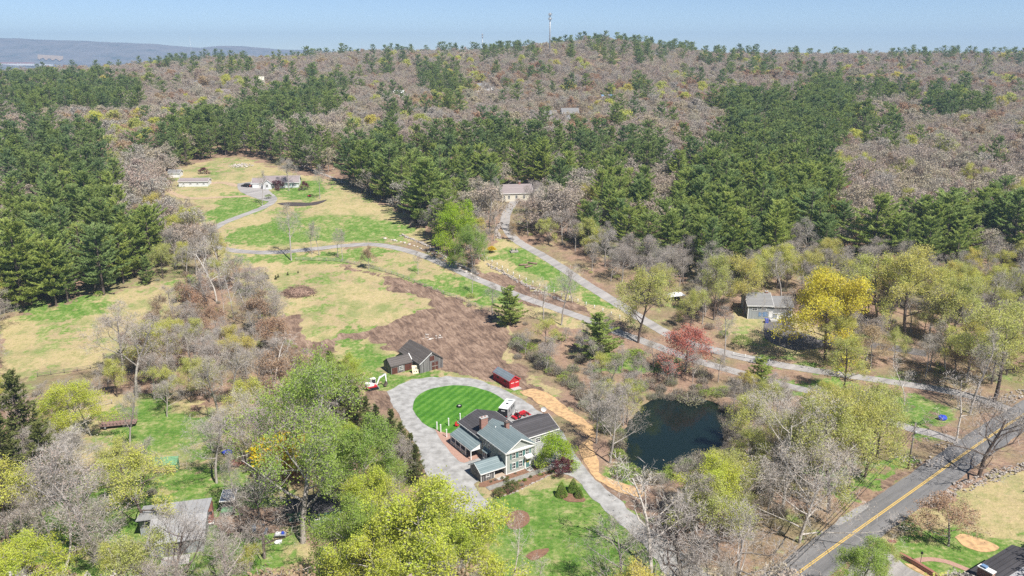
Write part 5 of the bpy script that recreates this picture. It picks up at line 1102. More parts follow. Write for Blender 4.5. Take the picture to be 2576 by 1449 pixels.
# cars by the ranch house
def car(name, label, cat, px, py, rz, paint, L=4.7, W=1.9, Hh=1.75, kind='suv'):
    x, y, z = at(px, py); o = thing(name, label, cat, (x, y, z), rz)
    b_ = MB(); b_.extr([(-L/2, .45), (L/2, .45), (L/2, .85), (L*.46, 1.0), (L*.22, 1.08), (-L*.48, 1.1), (-L/2, .95)], -W/2, W/2, 'y'); v = b_.v; b_.build('body', M[paint], o)
    c = MB(); c.add([(-L*.46,-W*.45,1.1),(L*.24,-W*.45,1.08),(L*.24,W*.45,1.08),(-L*.46,W*.45,1.1),(-L*.40,-W*.38,Hh-.06),(L*.10,-W*.38,Hh-.06),(L*.10,W*.38,Hh-.06),(-L*.40,W*.38,Hh-.06)], [(0,1,5,4),(1,2,6,5),(2,3,7,6),(3,0,4,7)]); c.build('windows', M['glass'], o)
    MB().box(-L*.41, L*.11, -W*.39, W*.39, Hh-.06, Hh).build('roof', M[paint], o)
    for sx in (-.3, .31):
        for sy in (-1, 1): wheel(o, (sx*L, sy*(W/2-.08), .36), .36, .24)
    for sy in (-1, 1): MB().box(L/2-.02, L/2+.03, sy*.65-.18, sy*.65+.18, .68, .84).build('headlight', M['white'], o)
    return o
car('parked_car', 'black sport utility car parked beside the upper ranch house', 'car', 619, 470, R(165), 'black')
x, y, z = at(636, 470); t = thing('utility_trailer', 'faded red flatbed trailer beside the black car', 'trailer', (x, y, z), R(3))
MB().box(-2.4, 2.4, -1, 1, .5, .62).box(-2.4, -2.3, -1, 1, .62, 1.0).box(-2.3, 2.4, -1, -.94, .62, .95).box(-2.3, 2.4, .94, 1, .62, .95).build('deck', M['orange'], t); wheel(t, (-.3, -1.1, .33), .33); wheel(t, (-.3, 1.1, .33), .33)
MB().tube((2.4, 0, .5), (3.6, 0, .45), .06).build('tow_bar', M['black'], t)
x, y, z = at(778, 495); t = thing('lawn_mower', 'red ride on mower on the grass below the upper ranch house', 'lawn mower', (x, y, z), R(200)); MB().box(-.9, .7, -.5, .5, .35, .75).build('body', M['red'], t); MB().box(-.6, -.1, -.3, .3, .75, 1.15).build('seat', M['black'], t)
for sx in (-.6, .6):
    for sy in (-.6, .6): wheel(t, (sx, sy, .28), .28, .2)

# ------------------------------------------------------------------ beige gabled house in the wood, raised ranch on the right
x, y, z = at(1262, 508); U = thing('gabled_house', 'cream house with grey roof half hidden by trees above the right hand drive', 'house', (x, y, z), R(10))
gable(U, 0, 15, 0, 8.5, 4.2, 7.6, 'x', 'cream_siding', 'pink_roof', 'white', .4, z0=-2.5); gable(U, 15.1, 22.5, -2.5, 7, 4.6, 8.6, 'y', 'cream_siding', 'pink_roof', 'white', .4, z0=-2.5)
for xx in (1.2, 3.6, 7.2, 11): window(U, (xx, 0, 2.2), (0, -1), .9, 1.6)
window(U, (0, 4, 2.2), (-1, 0), .9, 1.6); window(U, (18.8, -2.5, 2.2), (0, -1), 2.0, 1.6); window(U, (18.8, -2.5, 5.8), (0, -1), .9, 1.3)
chimney(U, 9, 10, 4, 5, 6.6, 9.0, 1)
x, y, z = at(1880, 802); U = thing('raised_ranch_house', 'grey raised ranch house with white garage doors and pale roof on the right', 'house', (x, y, z), R(-2))
gable(U, 0, 7.9, 0, 10.0, 4.9, 7.7, 'x', 'greywall', 'grey_roof', 'white', .45, z0=-2.5); gable(U, 8.0, 14.6, 0, 8.6, 4.6, 6.7, 'x', 'greywall', 'grey_roof', 'white', .40, z0=-2.5)
MB().box(-.06, .2, -.06, .1, 0, 4.6).box(14.4, 14.66, -.06, .1, -2, 4.6).box(8.2, 14.6, -.12, -.02, 1.9, 2.2).build('corner_trim', M['white'], U)
for xx in (2.2, 5.2, 12.0): window(U, (xx, 0, 3.6), (0, -1), 1.6 if xx < 10 else 2.6, 1.1)
for xx in (10.7, 13.0): MB().box(xx-1.0, xx+1.0, -.1, -.03, -.6, 1.75).build('garage_door', M['white'], U)
door(U, (7.6, 0, 1.6), (0, -1), 1.0, 2.1, 'white'); MB().box(3.6, 6.6, -.05, 0, .9, 2.4).build('solar_panel', M['teal_blue'], U); chimney(U, 6.6, 7.5, 4.6, 5.6, 6.4, 8.2, 1)
MB().box(7.2, 9.4, -2.2, -.12, -.8, .25).build('steps', M['granite'], U)
x, y, z = at(1928, 812); t = thing('recycling_bin', 'bright blue wheeled bin before the raised ranch house', 'bin', (x, y, z)); MB().add([(-.45,-.45,0),(.45,-.45,0),(.45,.45,0),(-.45,.45,0),(-.55,-.55,1.3),(.55,-.55,1.3),(.55,.55,1.3),(-.55,.55,1.3)], [(3,2,1,0),(4,5,6,7),(0,1,5,4),(1,2,6,5),(2,3,7,6),(3,0,4,7)]).build('body', M['blue'], t); MB().box(-.6, .6, -.6, .6, 1.3, 1.4).build('lid', M['blue'], t)
x, y, z = at(1700, 756); t = thing('canopy_tent', 'white canopy shelter among trees in the right hand woods', 'tent', (x, y, z), R(15)); MB().add([(-3,-2,2.2),(3,-2,2.2),(3,2,2.2),(-3,2,2.2),(0,0,3.3)], [(0,1,4),(1,2,4),(2,3,4),(3,0,4),(3,2,1,0)]).build('canopy', M['tarp'], t)
for sx in (-1, 1):
    for sy in (-1, 1): MB().tube((sx*2.9, sy*1.9, 0), (sx*2.9, sy*1.9, 2.2), .06).build('leg', M['white'], t)

# ------------------------------------------------------------------ lower left yard
x, y, z = at(458, 1405); U = thing('machine_shed', 'long grey metal roofed shed behind bare trees in the lower left yard', 'shed', (x-6, y, z), R(14))
MB().box(0, 9.5, 0, 10, 0, 3.0).build('wall', M['greywall'], U); mb = MB(); mb.extr([(-.4, 2.9), (-.4, 3.05), (6.5, 4.4), (6.5, 4.25)], -.4, 9.9, 'x'); mb.extr([(6.5, 4.25), (6.5, 4.4), (14, 3.2), (14, 3.05)], -3.2, 9.9, 'x'); mb.build('roof', M['metalroof'], U)
MB().box(-3, 0, 8.2, 13.6, 0, 3.0).build('lean_to', M['greywall'], U); MB().box(2.2, 7.2, -3.4, -.4, 0, .12).build('apron', M['granite'], U); MB().box(2.5, 6.5, -.06, 0, 0, 2.6).build('door', M['old_wood'], U)
x, y, z = at(783, 1322); U = thing('green_cottage', 'dark green cottage with mossy roof beside the giant maple', 'cottage', (x, y, z), R(16))
gable(U, 0, 5.6, 0, 7.0, 2.6, 4.7, 'x', 'green_siding', 'dark_roof', 'green_siding', .4); gable(U, -4.2, -.02, 2.2, 6.5, 2.3, 3.9, 'x', 'green_siding', 'dark_roof', 'green_siding', .3)
for xx in (1.3, 3.6): window(U, (xx, 0, 1.7), (0, -1), .75 if xx < 2 else 1.2, 1.1)
MB().tube((1, 4.2, 4.2), (1, 4.2, 6.0), .12).build('stove_pipe', M['greymetal'], U); MB().box(-.2, 5.8, -2.3, -.05, -.1, .3).build('deck', M['rail'], U); MB().box(0, 3.6, -2.0, -.9, .3, .9).build('bench', M['shed_roof'], U)
mb = MB()
for k in range(6): mb.cbox((4.4+.5*(k % 3), -1.6+.5*(k//3), .55+.2*(k % 2)), (.45, .4, .6+.2*(k % 3)))
mb.build('boxes', M['tarp'], U)
# rusty old van
x, y, z = at(522, 1292); t = thing('derelict_van', 'rusty red derelict van with rounded roof between shed and cart', 'van', (x, y, z), R(112)); t.scale = (1.25,)*3
mb = MB(); pr_ = [(-.95, .4), (.95, .4), (1.0, 1.2), (.8, 1.85), (.4, 2.05), (-.4, 2.05), (-.8, 1.85), (-1.0, 1.2)]
mb.extr([(a, b_) for a, b_ in pr_], -2.6, 1.3, 'x'); mb.build('body', M['rusty'], t); MB().extr([(-.85, .4), (.85, .4), (.9, 1.0), (.6, 1.3), (-.6, 1.3), (-.9, 1.0)], -4.0, -2.6, 'x').build('hood', M['rusty'], t)
MB().box(-2.75, -2.62, -.75, .75, 1.3, 1.8).build('windscreen', M['glass'], t); MB().box(-4.15, -4.0, -.9, .9, .45, .6).build('bumper', M['white'], t)
for sx in (-3.2, .6):
    for sy in (-.9, .9): wheel(t, (sx, sy, .36), .36)
x, y, z = at(578, 1283); t = thing('solar_cart', 'small open vehicle with solar panel roof in the lower left yard', 'cart', (x, y, z), R(100)); t.scale = (1.4,)*3
MB().box(-1.7, 1.7, -.85, .85, .35, .85).build('body', M['black'], t); MB().box(-2.0, -1.0, -.8, .8, .85, 1.15).build('hood', M['greenpaint'], t)
rf = MB().box(-1.5, 1.9, -1.05, 1.05, 2.3, 2.38).build('roof', M['white'], t); mb = MB()
for i in range(3):
    for j in range(2): mb.box(-1.38+i*1.1, -.4+i*1.1, -.95+j*.97, -.02+j*.97, 2.38, 2.42)
mb.build('solar_panel', M['solar'], rf)
for sx in (-1.3, 1.7):
    for sy in (-.9, .9): MB().tube((sx, sy, .8), (sx, sy, 2.3), .05).build('roof_post', M['black'], t)
MB().box(-.3, .5, -.7, .7, .85, 1.5).build('seat', M['black'], t)
for sx in (-1.2, 1.2):
    for sy in (-.85, .85): wheel(t, (sx, sy, .35), .35)
x, y, z = at(418, 1184); t = thing('bench_shelter', 'green shelter with yellow slatted bench front in the lower left yard', 'shelter', (x, y, z), R(8)); t.scale = (1.3,)*3
mb = MB(); mb.extr([(-1, 1.5), (1, 2.1), (1, 2.2), (-1, 1.62)], -2.1, 2.1, 'x'); mb.build('roof', M['greenpaint'], t); MB().box(-2, 2, .9, 1, 0, 2.1).box(-2.05, -1.95, -.9, 1, 0, 1.5).box(1.95, 2.05, -.9, 1, 0, 1.5).build('frame', M['greenpaint'], t)
mb = MB(); [mb.box(-1.9, 1.9, -1.0, -.92, .3+.42*k, .52+.42*k) for k in range(3)]; mb.build('slats', M['yellowwood'], t)
x, y, z = at(290, 1073); t = thing('slatted_wagon', 'rose brown farm wagon with tall slatted sides behind the pale yellow tree', 'wagon', (x+1, y, z), R(14))
MB().box(-4.2, 4.2, -1.3, 1.3, .9, 1.05).build('deck', M['rosewood'], t)
for yy in (-1.3, 1.3):
    mb = MB()
    for k in range(11): mb.box(-4.2+k*.83, -4.1+k*.83, yy-.04, yy+.04, 1.05, 2.9)
    for zz in (1.6, 2.2, 2.8): mb.box(-4.2, 4.2, yy-.07, yy-.041, zz, zz+.1)
    mb.build('side_rack', M['rosewood'], t)
for sx in (-3, 3):
    for sy in (-1.1, 1.1): wheel(t, (sx, sy, .45), .45)
for i, (px, py, rz) in enumerate(((640,1338,20),(664,1346,-30),(662,1326,200))):
    x, y, z = at(px, py); t = thing('lawn_chair', ('left of three dark reclining lawn chairs', 'front right of three dark reclining lawn chairs', 'rear right of three dark reclining lawn chairs')[i]+' before the green cottage', 'chair', (x, y, z), R(rz)); MB().box(-.35, .35, -.5, .4, .35, .42).build('seat', M['solar'], t); MB().add([(-.35,.4,.4),(.35,.4,.4),(.35,.9,1.1),(-.35,.9,1.1)], [(0,1,2,3)]).add([(-.35,.46,.4),(.35,.46,.4),(.35,.96,1.1),(-.35,.96,1.1)], [(3,2,1,0)]).build('backrest', M['solar'], t)
    for sx in (-.3, .3):
        for sy in (-.45, .35): MB().tube((sx, sy, 0), (sx, sy, .36), .03).build('leg', M['black'], t)
x, y, z = at(706, 1352); t = thing('garden_table', 'cluttered garden table before the green cottage', 'table', (x, y, z), R(5)); MB().box(-1.1, 1.1, -.6, .6, .7, .78).build('table_top', M['greymetal'], t)
for sx in (-1, 1):
    for sy in (-.5, .5): MB().tube((sx, sy, 0), (sx, sy, .7), .04).build('leg', M['greymetal'], t)
tag(MB().cbox((x+.5, y+.1, z+.98), (.5, .4, .4)).build('storage_box', M['blue']), 'small blue box on the cluttered garden table', 'box'); tag(MB().cbox((x-.4, y, z+.93), (.9, .7, .3)).build('storage_box', M['tarp']), 'flat white box on the cluttered garden table', 'box')
x, y, z = at(701, 1367); t = MB().ball((x, y, z+.3), (.8, .5, .5), nu=9, nv=6, jit=.25).build('white_bag', M['tarp']); tag(t, 'crumpled white bag on the grass before the garden table', 'bag')
x, y, z = at(573, 1142); tag(MB().ball((x, y, z+.5), (1.3, .8, .7), nu=9, nv=6, jit=.15).build('tarp_bundle', M['blue']), 'blue tarp bundle under the lilac bare trees', 'tarp')
x, y, z = at(602, 1170); t = thing('scrap_pile', 'rusty heap of scrap under the lilac bare trees', 'scrap heap', (x, y, z)); rr = random.Random(8); mb = MB()
for k in range(26): mb.cbox((rr.uniform(-2.2, 2.2), rr.uniform(-1.3, 1.3), rr.uniform(.1, .9)), (rr.uniform(.4, 1.6), rr.uniform(.2, .6), rr.uniform(.1, .4)))
mb.build('scrap', M['rusty'], t)
x, y, z = at(661, 1198); t = thing('barbecue_grill', 'black covered grill on the grass left of the giant maple', 'grill', (x, y, z)); MB().box(-.6, .6, -.35, .35, .7, 1.15).build('grill_body', M['black'], t); MB().box(-.5, .5, -.3, .3, 1.15, 1.3).build('lid', M['tarp'], t)
for sx in (-.5, .5): MB().tube((sx, 0, 0), (sx, 0, .7), .04).build('leg', M['black'], t)

# ------------------------------------------------------------------ excavator
x, y, z = at(*[((1080+185/4.954)*.83854), (980+925/4.954)*.83854]); t = thing('excavator', 'white and red compact excavator with its arm folded beside the barn', 'excavator', (x, y, z), R(28))
for s in (-1, 1):
    MB().extr([(-1.5, .25), (-1.3, 0), (1.3, 0), (1.5, .25), (1.3, .62), (-1.3, .62)], s*.95-.22, s*.95+.22, 'y').build('track', M['black'], t)
MB().box(-1.1, 1.1, -.72, .72, .25, .75).build('undercarriage', M['black'], t)
bd = MB().prism([(-1.75, -1.0), (1.1, -1.05), (1.1, 1.05), (-1.75, 1.0), (-2.05, .5), (-2.05, -.5)], .8, 1.25).build('body', M['red'], t)
MB().prism([(-1.7, -1.0), (.2, -1.02), (.2, 1.02), (-1.7, 1.0), (-2.0, .5), (-2.0, -.5)], 1.25, 1.85).build('engine_cover', M['white'], t)
MB().box(-.3, 1.05, -.05, 1.0, 1.25, 1.55).box(-.3, -.2, -.05, 1, 1.55, 2.8).box(.97, 1.05, .92, 1.0, 1.55, 2.8).box(.97, 1.05, -.05, .03, 1.55, 2.8).box(-.35, 1.1, -.1, 1.05, 2.8, 2.95).build('cab', M['white'], t); MB().box(-.2, 1.0, 0, .95, 1.55, 2.8).build('cab_window', M['glass'], t)
MB().box(1.5, 1.75, -1.2, 1.2, .05, .5).build('dozer_blade', M['greymetal'], t)
bm_ = MB(); bm_.extr([(1.0, 1.2), (1.25, 1.0), (2.2, 2.9), (3.9, 3.75), (3.85, 4.0), (2.0, 3.35)], -.42, -.18, 'y'); bm_.build('boom', M['tarp'], t)
MB().extr([(3.65, 4.0), (4.05, 3.95), (4.2, 1.6), (3.95, 1.6)], -.4, -.2, 'y').build('stick', M['tarp'], t)
MB().extr([(3.9, 1.65), (4.25, 1.6), (4.35, 1.0), (3.9, .35), (3.3, .45), (3.6, 1.0)], -.75, .15, 'y').build('bucket', M['barkd'], t)
MB().tube((1.3, -.3, 1.3), (2.1, -.3, 2.9), .07).tube((2.5, -.3, 3.5), (3.7, -.3, 4.1), .07).build('hydraulic_ram', M['greymetal'], t)

# ------------------------------------------------------------------ camper, tractor, things round the farmhouse
cn = [G(*((1300+p/4.14)*.83854, (1150+q/4.14)*.83854), 3.2) for p, q in ((815,292),(942,312),(1022,218),(880,190))]
ax_ = Vector((cn[2][0]-cn[1][0], cn[2][1]-cn[1][1])); ang = math.atan2(ax_.y, ax_.x); cxm = sum(c[0] for c in cn)/4; cym = sum(c[1] for c in cn)/4
t = thing('camper_trailer', 'black and grey travel trailer with white roof parked behind the farmhouse', 'camper', (cxm, cym, gz(cxm, cym)+.05), ang)
MB().extr([(-2.9, .5), (2.6, .5), (3.1, 1.2), (2.9, 3.0), (-2.9, 3.0)], -1.2, 1.2, 'y').build('body', simple('grey_camper_side', (.33,.34,.34), (.25,.26,.26), .8), t); MB().box(-2.96, -2.9, -1.2, 1.2, .5, 2.95).build('rear_panel', M['black'], t)
rf = MB().box(-3.0, 3.0, -1.25, 1.25, 3.0, 3.12).build('roof', M['white'], t); MB().box(-.2, .5, -.35, .35, 3.12, 3.2).build('roof_vent', M['glass'], rf); MB().box(1.9, 2.3, -.9, .5, 3.12, 3.2).build('roof_vent', M['shed_roof'], rf); MB().box(-2.4, -2.1, -.8, -.5, 3.12, 3.25).build('roof_vent', M['greymetal'], rf)
for xx in (-1.6, .3, 1.7): MB().box(xx-.45, xx+.45, -1.23, -1.2, 1.7, 2.4).build('window', M['glass'], t)
for xx in (-.5, .4):
    for sy in (-1.05, 1.05): wheel(t, (xx, sy, .36), .36, .22)
wheel(t, (-3.1, .1, 1.0), .33, .2, 'x'); MB().tube((2.8, 0, .5), (4.2, 0, .5), .07).build('tow_bar', M['black'], t)
mb = MB(); mb.box(-2.985, -2.962, -.55, .5, 2.3, 2.5); mb.build('name_badge', M['white'], t)
for sy in (-.95, .95): MB().box(-2.99, -2.96, sy-.12, sy+.12, .9, 1.1).build('tail_light', M['red'], t)
x, y = G((1300+1090/4.14)*.83854, (1150+430/4.14)*.83854); t = thing('tractor', 'red compact tractor with roll bar and front loader behind the farmhouse', 'tractor', (x-.3, y+.5, 0), R(38))
MB().box(-.3, 1.6, -.35, .35, .6, 1.25).box(.2, 1.7, -.38, .38, 1.25, 1.4).build('hood', M['red'], t); MB().box(-1.1, -.3, -.75, -.4, .8, 1.15).box(-1.1, -.3, .4, .75, .8, 1.15).box(-1.2, -.3, -.4, .4, .4, .7).build('fender', M['red'], t); MB().box(-.9, -.45, -.25, .25, .9, 1.2).box(-1.0, -.9, -.25, .25, 1.2, 1.55).build('seat', M['black'], t)
MB().path([(-1.1, -.5, .8), (-1.1, -.5, 2.3), (-1.1, .5, 2.3), (-1.1, .5, .8)], .05, 6).build('roll_bar', M['black'], t)
for sy in (-.7, .7): wheel(t, (-.75, sy, .62), .62, .32, rim='red'); wheel(t, (1.3, sy*.8, .38), .38, .22, rim='red')
MB().path([(.1, -.55, 1.1), (1.6, -.55, 1.3), (2.5, -.55, .5)], .07, 5).path([(.1, .55, 1.1), (1.6, .55, 1.3), (2.5, .55, .5)], .07, 5).build('loader_arm', M['red'], t); MB().extr([(2.4, .1), (3.1, .1), (3.1, .2), (2.55, .25), (2.5, .8), (2.4, .8)], -.85, .85, 'y').build('loader_bucket', M['red'], t)
MB().box(-2.2, -1.5, -.9, .9, .3, .7).build('rear_mower', M['red'], t)
x, y = G((1300+1370/4.14)*.83854, (1150+345/4.14)*.83854, 3.6)
t = thing('satellite_dish', 'round white satellite dish behind the garage wing of the farmhouse', 'satellite dish', (x, y, 0), R(0)); MB().tube((0, 0, 0), (0, 0, 3.9), .07).build('mast', M['greymetal'], t)
mb = MB(); nu = 18; vs_ = [(0, -.2, 4.3)]; [vs_.append((.7*math.cos(k/nu*6.283), -.45, 4.3+.7*math.sin(k/nu*6.283))) for k in range(nu)]; mb.add(vs_, [(0, 1+k, 1+(k+1) % nu) for k in range(nu)]+[(0, 1+(k+1) % nu, 1+k) for k in range(nu)][:0], 0, True); mb.build('dish', M['white'], t)
x, y = G((1300+1440/4.14)*.83854, (1150+1060/4.14)*.83854, 0); t = thing('flagpole', 'slim white flagpole in front of the lime green maple', 'flagpole', (x, y, 0)); MB().tube((0, 0, 0), (.25, 0, 6.4), .06, .04).build('pole', M['white'], t); MB().ball((.25, 0, 6.45), (.09, .09, .09)).build('finial', M['white'], t)
for i, (p, q) in enumerate(((45,578),(92,610),(165,670),(190,530),(333,470))):
    x, y = G((1300+p/4.14)*.83854, (1150+q/4.14)*.83854, 0); t = thing('garden_post', 'white square post standing beside the pink brick patio', 'post', (x, y, 0), A, 'white posts round the patio'); MB().box(-.11, .11, -.11, .11, 0, 2.1).build('post', M['white'], t); MB().box(-.15, .15, -.15, .15, 2.1, 2.18).build('cap', M['white'], t)
x, y = G((1300+295/4.14)*.83854, (1150+540/4.14)*.83854, 0); t = thing('garden_chair', 'red garden chair at the far corner of the porch', 'chair', (x, y, .1), R(60)); MB().box(-.4, .4, -.4, .3, .35, .45).build('seat', M['red'], t); MB().box(-.4, .4, .3, .4, .45, 1.2).build('backrest', M['red'], t)
for sx in (-.35, .35):
    for sy in (-.3, .3): MB().box(sx-.04, sx+.04, sy-.04, sy+.04, 0, .35).build('leg', M['red'], t)
x, y = G((1300+323/4.14)*.83854, (1150+297/4.14)*.83854, 0); t = thing('fire_pit', 'small dark fire bowl on the striped lawn', 'fire pit', (x, y, .09)); mb = MB()
for k in range(14): a = k/14*6.283; mb.tube((.5*math.cos(a), .5*math.sin(a), 0), (.62*math.cos(a), .62*math.sin(a), .5), .13, .13, 5)
mb.build('bowl', M['black'], t); MB().ball((0, 0, .35), (.4, .4, .2), nu=8, nv=5).build('ash', M['granite'], t)
x, y = G((1300+520/4.14)*.83854, (1150+360/4.14)*.83854, 3.6); t = thing('pergola_table', 'grey glass topped table at the far corner of the dark roofed wing', 'table', (x, y+2.6, .09), A); MB().box(-1.4, 1.4, -.8, .8, .8, .9).build('table_top', M['greymetal'], t)
for sx in (-1.2, 1.2):
    for sy in (-.6, .6): MB().box(sx-.05, sx+.05, sy-.05, sy+.05, 0, .8).build('leg', M['white'], t)
rr = random.Random(3); fl = 0
for k in range(30):
    a, b_ = rr.uniform(-5.5, 10.5), rr.uniform(-5.2, -3.9) if k % 3 else rr.uniform(-1.6, -.6)
    x, y = HL(a, b_)
    kind = rr.choice(['roundbush', 'greenbush', 'roundbush', 'brush']); place(kind, x, y, rr.uniform(.35, .75) if kind != 'brush' else .7, {'roundbush': 'low dark perennial clump in the mulch bed of the farmhouse', 'greenbush': 'low green perennial clump in the mulch bed of the farmhouse', 'brush': 'low twiggy perennial in the mulch bed of the farmhouse'}[kind], 'perennials in the mulch beds', .8, cat='perennial')
x, y = G((1300+1100/4.14)*.83854, (1150+1275/4.14)*.83854, 0); place('brush', x, y, 1.0, 'orange brown clump at the edge of the flower bed', None, .9, cat='perennial')
# trailer cart in the brush pile field
x, y, z = at(632, 704); t = thing('flat_cart', 'dark cart with stake sides at the left end of the brush pile field', 'cart', (x, y, z), R(-14)); MB().box(-1.9, 1.9, -1, 1, .6, .72).build('deck', M['darkrail'], t); mb = MB()
for k in range(4): mb.box(-1.9, -1.82, -1+k*.64, -.92+k*.64, .72, 2.4)
mb.box(-1.94, -1.902, -1, 1, 2.3, 2.4); mb.build('end_rack', M['darkrail'], t); MB().box(-1.6, 1.6, -.8, .8, .72, 1.1).build('load', M['brushwood'], t)
for sx in (-1.1, 1.1):
    for sy in (-.95, .95): wheel(t, (sx, sy, .35), .35)
# upper right yard: logs, stone fixture
x, y, z = at(1293, 634); t = thing('stone_well', 'grey stone and timber garden well on the lawn beside the upper right drive', 'garden well', (x, y, z), R(20)); MB().box(-1.6, 1.6, -1.0, 1.0, 0, .6).build('base', M['stone'], t); MB().box(-1.0, -.8, -.6, .6, .6, 1.4).box(.8, 1.0, -.6, .6, .6, 1.4).build('frame', M['greymetal'], t)
for i, (px, py, rz) in enumerate(((1317,668,10),(1330,672,40),(1340,664,-20))):
    x, y, z = at(px, py); t = thing('log', ('left', 'middle', 'right')[i]+' one of three brown logs on the lawn beside the upper right drive', 'log', (x, y, z), R(rz)); MB().tube((-1.8, 0, .35), (1.8, 0, .35), .38, .3, 9).build('log_wood', M['brushwood'], t)
x, y, z = at(2370, 1056); t = MB().ball((x, y, z+.5), (1.3, .9, .8), nu=10, nv=6, jit=.12).build('covered_heap', M['blue']); tag(t, 'bright blue covered heap beside the mouth of the right hand drive', 'tarp')

# ------------------------------------------------------------------ fences
def rail_fence(label, line, mat, gap=3.0, rails=3, hh=1.25, rail_mat=None, postr=.09):
    c = np.array(catmull(line, .5)); L = np.concatenate([[0], np.cumsum(np.linalg.norm(np.diff(c, axis=0), axis=1))]); n_ = max(2, int(L[-1]/gap)); s = np.linspace(0, L[-1], n_+1)
    X = np.interp(s, L, c[:, 0]); Y = np.interp(s, L, c[:, 1]); Z = ground_h(X, Y); t = thing('rail_fence', label, 'fence', (X[0], Y[0], Z[0])); mb = MB(); o = Vector((X[0], Y[0], Z[0]))
    pm = MB().tube((0, 0, -.2), (0, 0, hh+.12), postr, postr, 6).mesh('fence_post', M[mat])
    for a, b_, z_ in zip(X, Y, Z):
        p = bpy.data.objects.new('post', pm); COL.objects.link(p); p.parent = t; p.location = Vector((a, b_, z_))-o
    for i in range(n_):
        for k in range(rails): zz = hh*(k+.8)/rails; mb.tube(Vector((X[i], Y[i], Z[i]+zz))-o, Vector((X[i+1], Y[i+1], Z[i+1]+zz))-o, .055, .055, 4)
    mb.build('rails', M[rail_mat or mat], t)
rail_fence('grey split rail fence between brush pile field and farm drive', WP((745,655),(810,656),(870,661),(950,680),(1010,698),(1060,718),(1110,738),(1150,752),(1200,772),(1245,790)), 'rail')
rail_fence('fence of white posts and thin rails between the two drives', WP((1213,648),(1240,664),(1290,693),(1340,716),(1400,742),(1470,768),(1540,795),(1580,812)), 'white', 3.6, 2, 1.4, 'rail', .14)
rail_fence('dark rail fence across the lower end of the left field', WP((95,948),(150,940),(220,930),(290,912)), 'darkrail')
rail_fence('pale board fence behind the slatted wagon', WP((130,1048),(200,1038),(282,1016)), 'rail', 3.5, 2)
rail_fence('short stretch of white rails at the foot of the right hand woods', WP((1845,895),(1900,905),(1935,912)), 'white', 3, 2, 1.1)
for i, (px, py) in enumerate(((968,604),(985,607),(992,609),(998,610),(1008,612),(1018,615),(1030,619),(1042,622),(1050,624),(1058,629),(1066,633),(1078,637),(1088,642),(1096,647),(1106,652),(1112,654),(1120,659),(1130,664),(1138,669),(1146,673),(1156,679),(1164,684),(1172,688),(1184,694),(1192,699),(1202,705))):
    x, y, z = at(px, py-3); s = random.Random(i).uniform(.35, .85); o = MB().ball((0, 0, s*.3), (s, s*.8, s*.6), nu=8, nv=5, jit=.15, rnd=random.Random(i)).build('boulder', M['whitestone']); o.location = (x, y, z); tag(o, (ORD[i]+' ' if i else 'first ').replace('nearest ', '')+'white boulder from the left in the row along the farm drive', 'boulder', 'white boulders edging the farm drive')

# ------------------------------------------------------------------ utility pole, wires, lower right house
px_, py_ = G(2284, 1180); t = thing('utility_pole', 'wooden utility pole with crossarm on the left verge of the road', 'utility pole', (px_, py_, gz(px_, py_)), R(-40)); MB().tube((0, 0, 0), (.1, 0, 11.6), .22, .16, 9).build('pole', M['pole'], t); MB().box(-.9, .9, -.06, .06, 10.6, 10.75).build('crossarm', M['pole'], t); MB().tube((.35, 0, 8.9), (.35, 0, 9.7), .22, .22, 9).build('transformer', M['greymetal'], t)
for s in (-.7, 0, .7): MB().tube((s, 0, 10.75), (s, 0, 10.95), .06, .06, 6).build('insulator', M['white'], t)
p0 = Vector((px_, py_, 10.9)); far_ = Vector((*G(1900, 1600), 10.0))
for i, (dz, off, lab) in enumerate(((0, .6, 'upper overhead cable along the road from the utility pole'), (-.9, 0, 'middle overhead cable along the road from the utility pole'), (-1.9, .1, 'thick lower telephone cable along the road from the utility pole'))):
    pts = []
    for k in range(25): s = k/24; p = p0.lerp(far_, s); pts.append((p.x+off, p.y, p.z+dz-6.0*s*(1-s)))
    tag(MB().path(pts, .035 if i < 2 else .06, 4).build('overhead_cable', M['black']), lab, 'cable')
p1 = Vector((*G(2440, 1040), 11)); pts = [(p0.lerp(p1, k/20)+Vector((0, 0, -2.4*(k/20)*(1-k/20)*2))) for k in range(21)]; tag(MB().path(pts, .035, 4).build('overhead_cable', M['black']), 'overhead cable running back from the utility pole towards the drive mouth', 'cable')
def px3(px, py, z): return (*G(px, py, z), z)
t = thing('modern_house', 'house with dark low pitched roof and brick chimney in the bottom right corner', 'house', (0, 0, 0))
a0 = px3(2430, 1440, 5.2); a1 = px3(2545, 1371, 5.2); e = Vector(a1)-Vector(a0); e.normalize(); L = 16.0; d = Vector((e.y, -e.x, 0)); o0 = Vector(a0)-e*1.0
def hp(u, v, z): q = o0+e*u+d*v; return (q.x, q.y, z)
MB().add([hp(.4,.4,-.3),hp(L-.4,.4,-.3),hp(L-.4,9,-.3),hp(.4,9,-.3),hp(.4,.4,5.0),hp(L-.4,.4,5.0),hp(L-.4,9,6.2),hp(.4,9,6.2)], [(3,2,1,0),(4,5,6,7),(0,1,5,4),(1,2,6,5),(2,3,7,6),(3,0,4,7)]).build('wall', M['brown_board'], t)
MB().add([hp(0,0,5.1),hp(L,0,5.1),hp(L,5.2,6.2),hp(0,5.2,6.2),hp(0,0,5.25),hp(L,0,5.25),hp(L,5.2,6.35),hp(0,5.2,6.35)], [(3,2,1,0),(4,5,6,7),(0,1,5,4),(1,2,6,5),(2,3,7,6),(3,0,4,7)]).build('roof', M['dark_roof'], t)
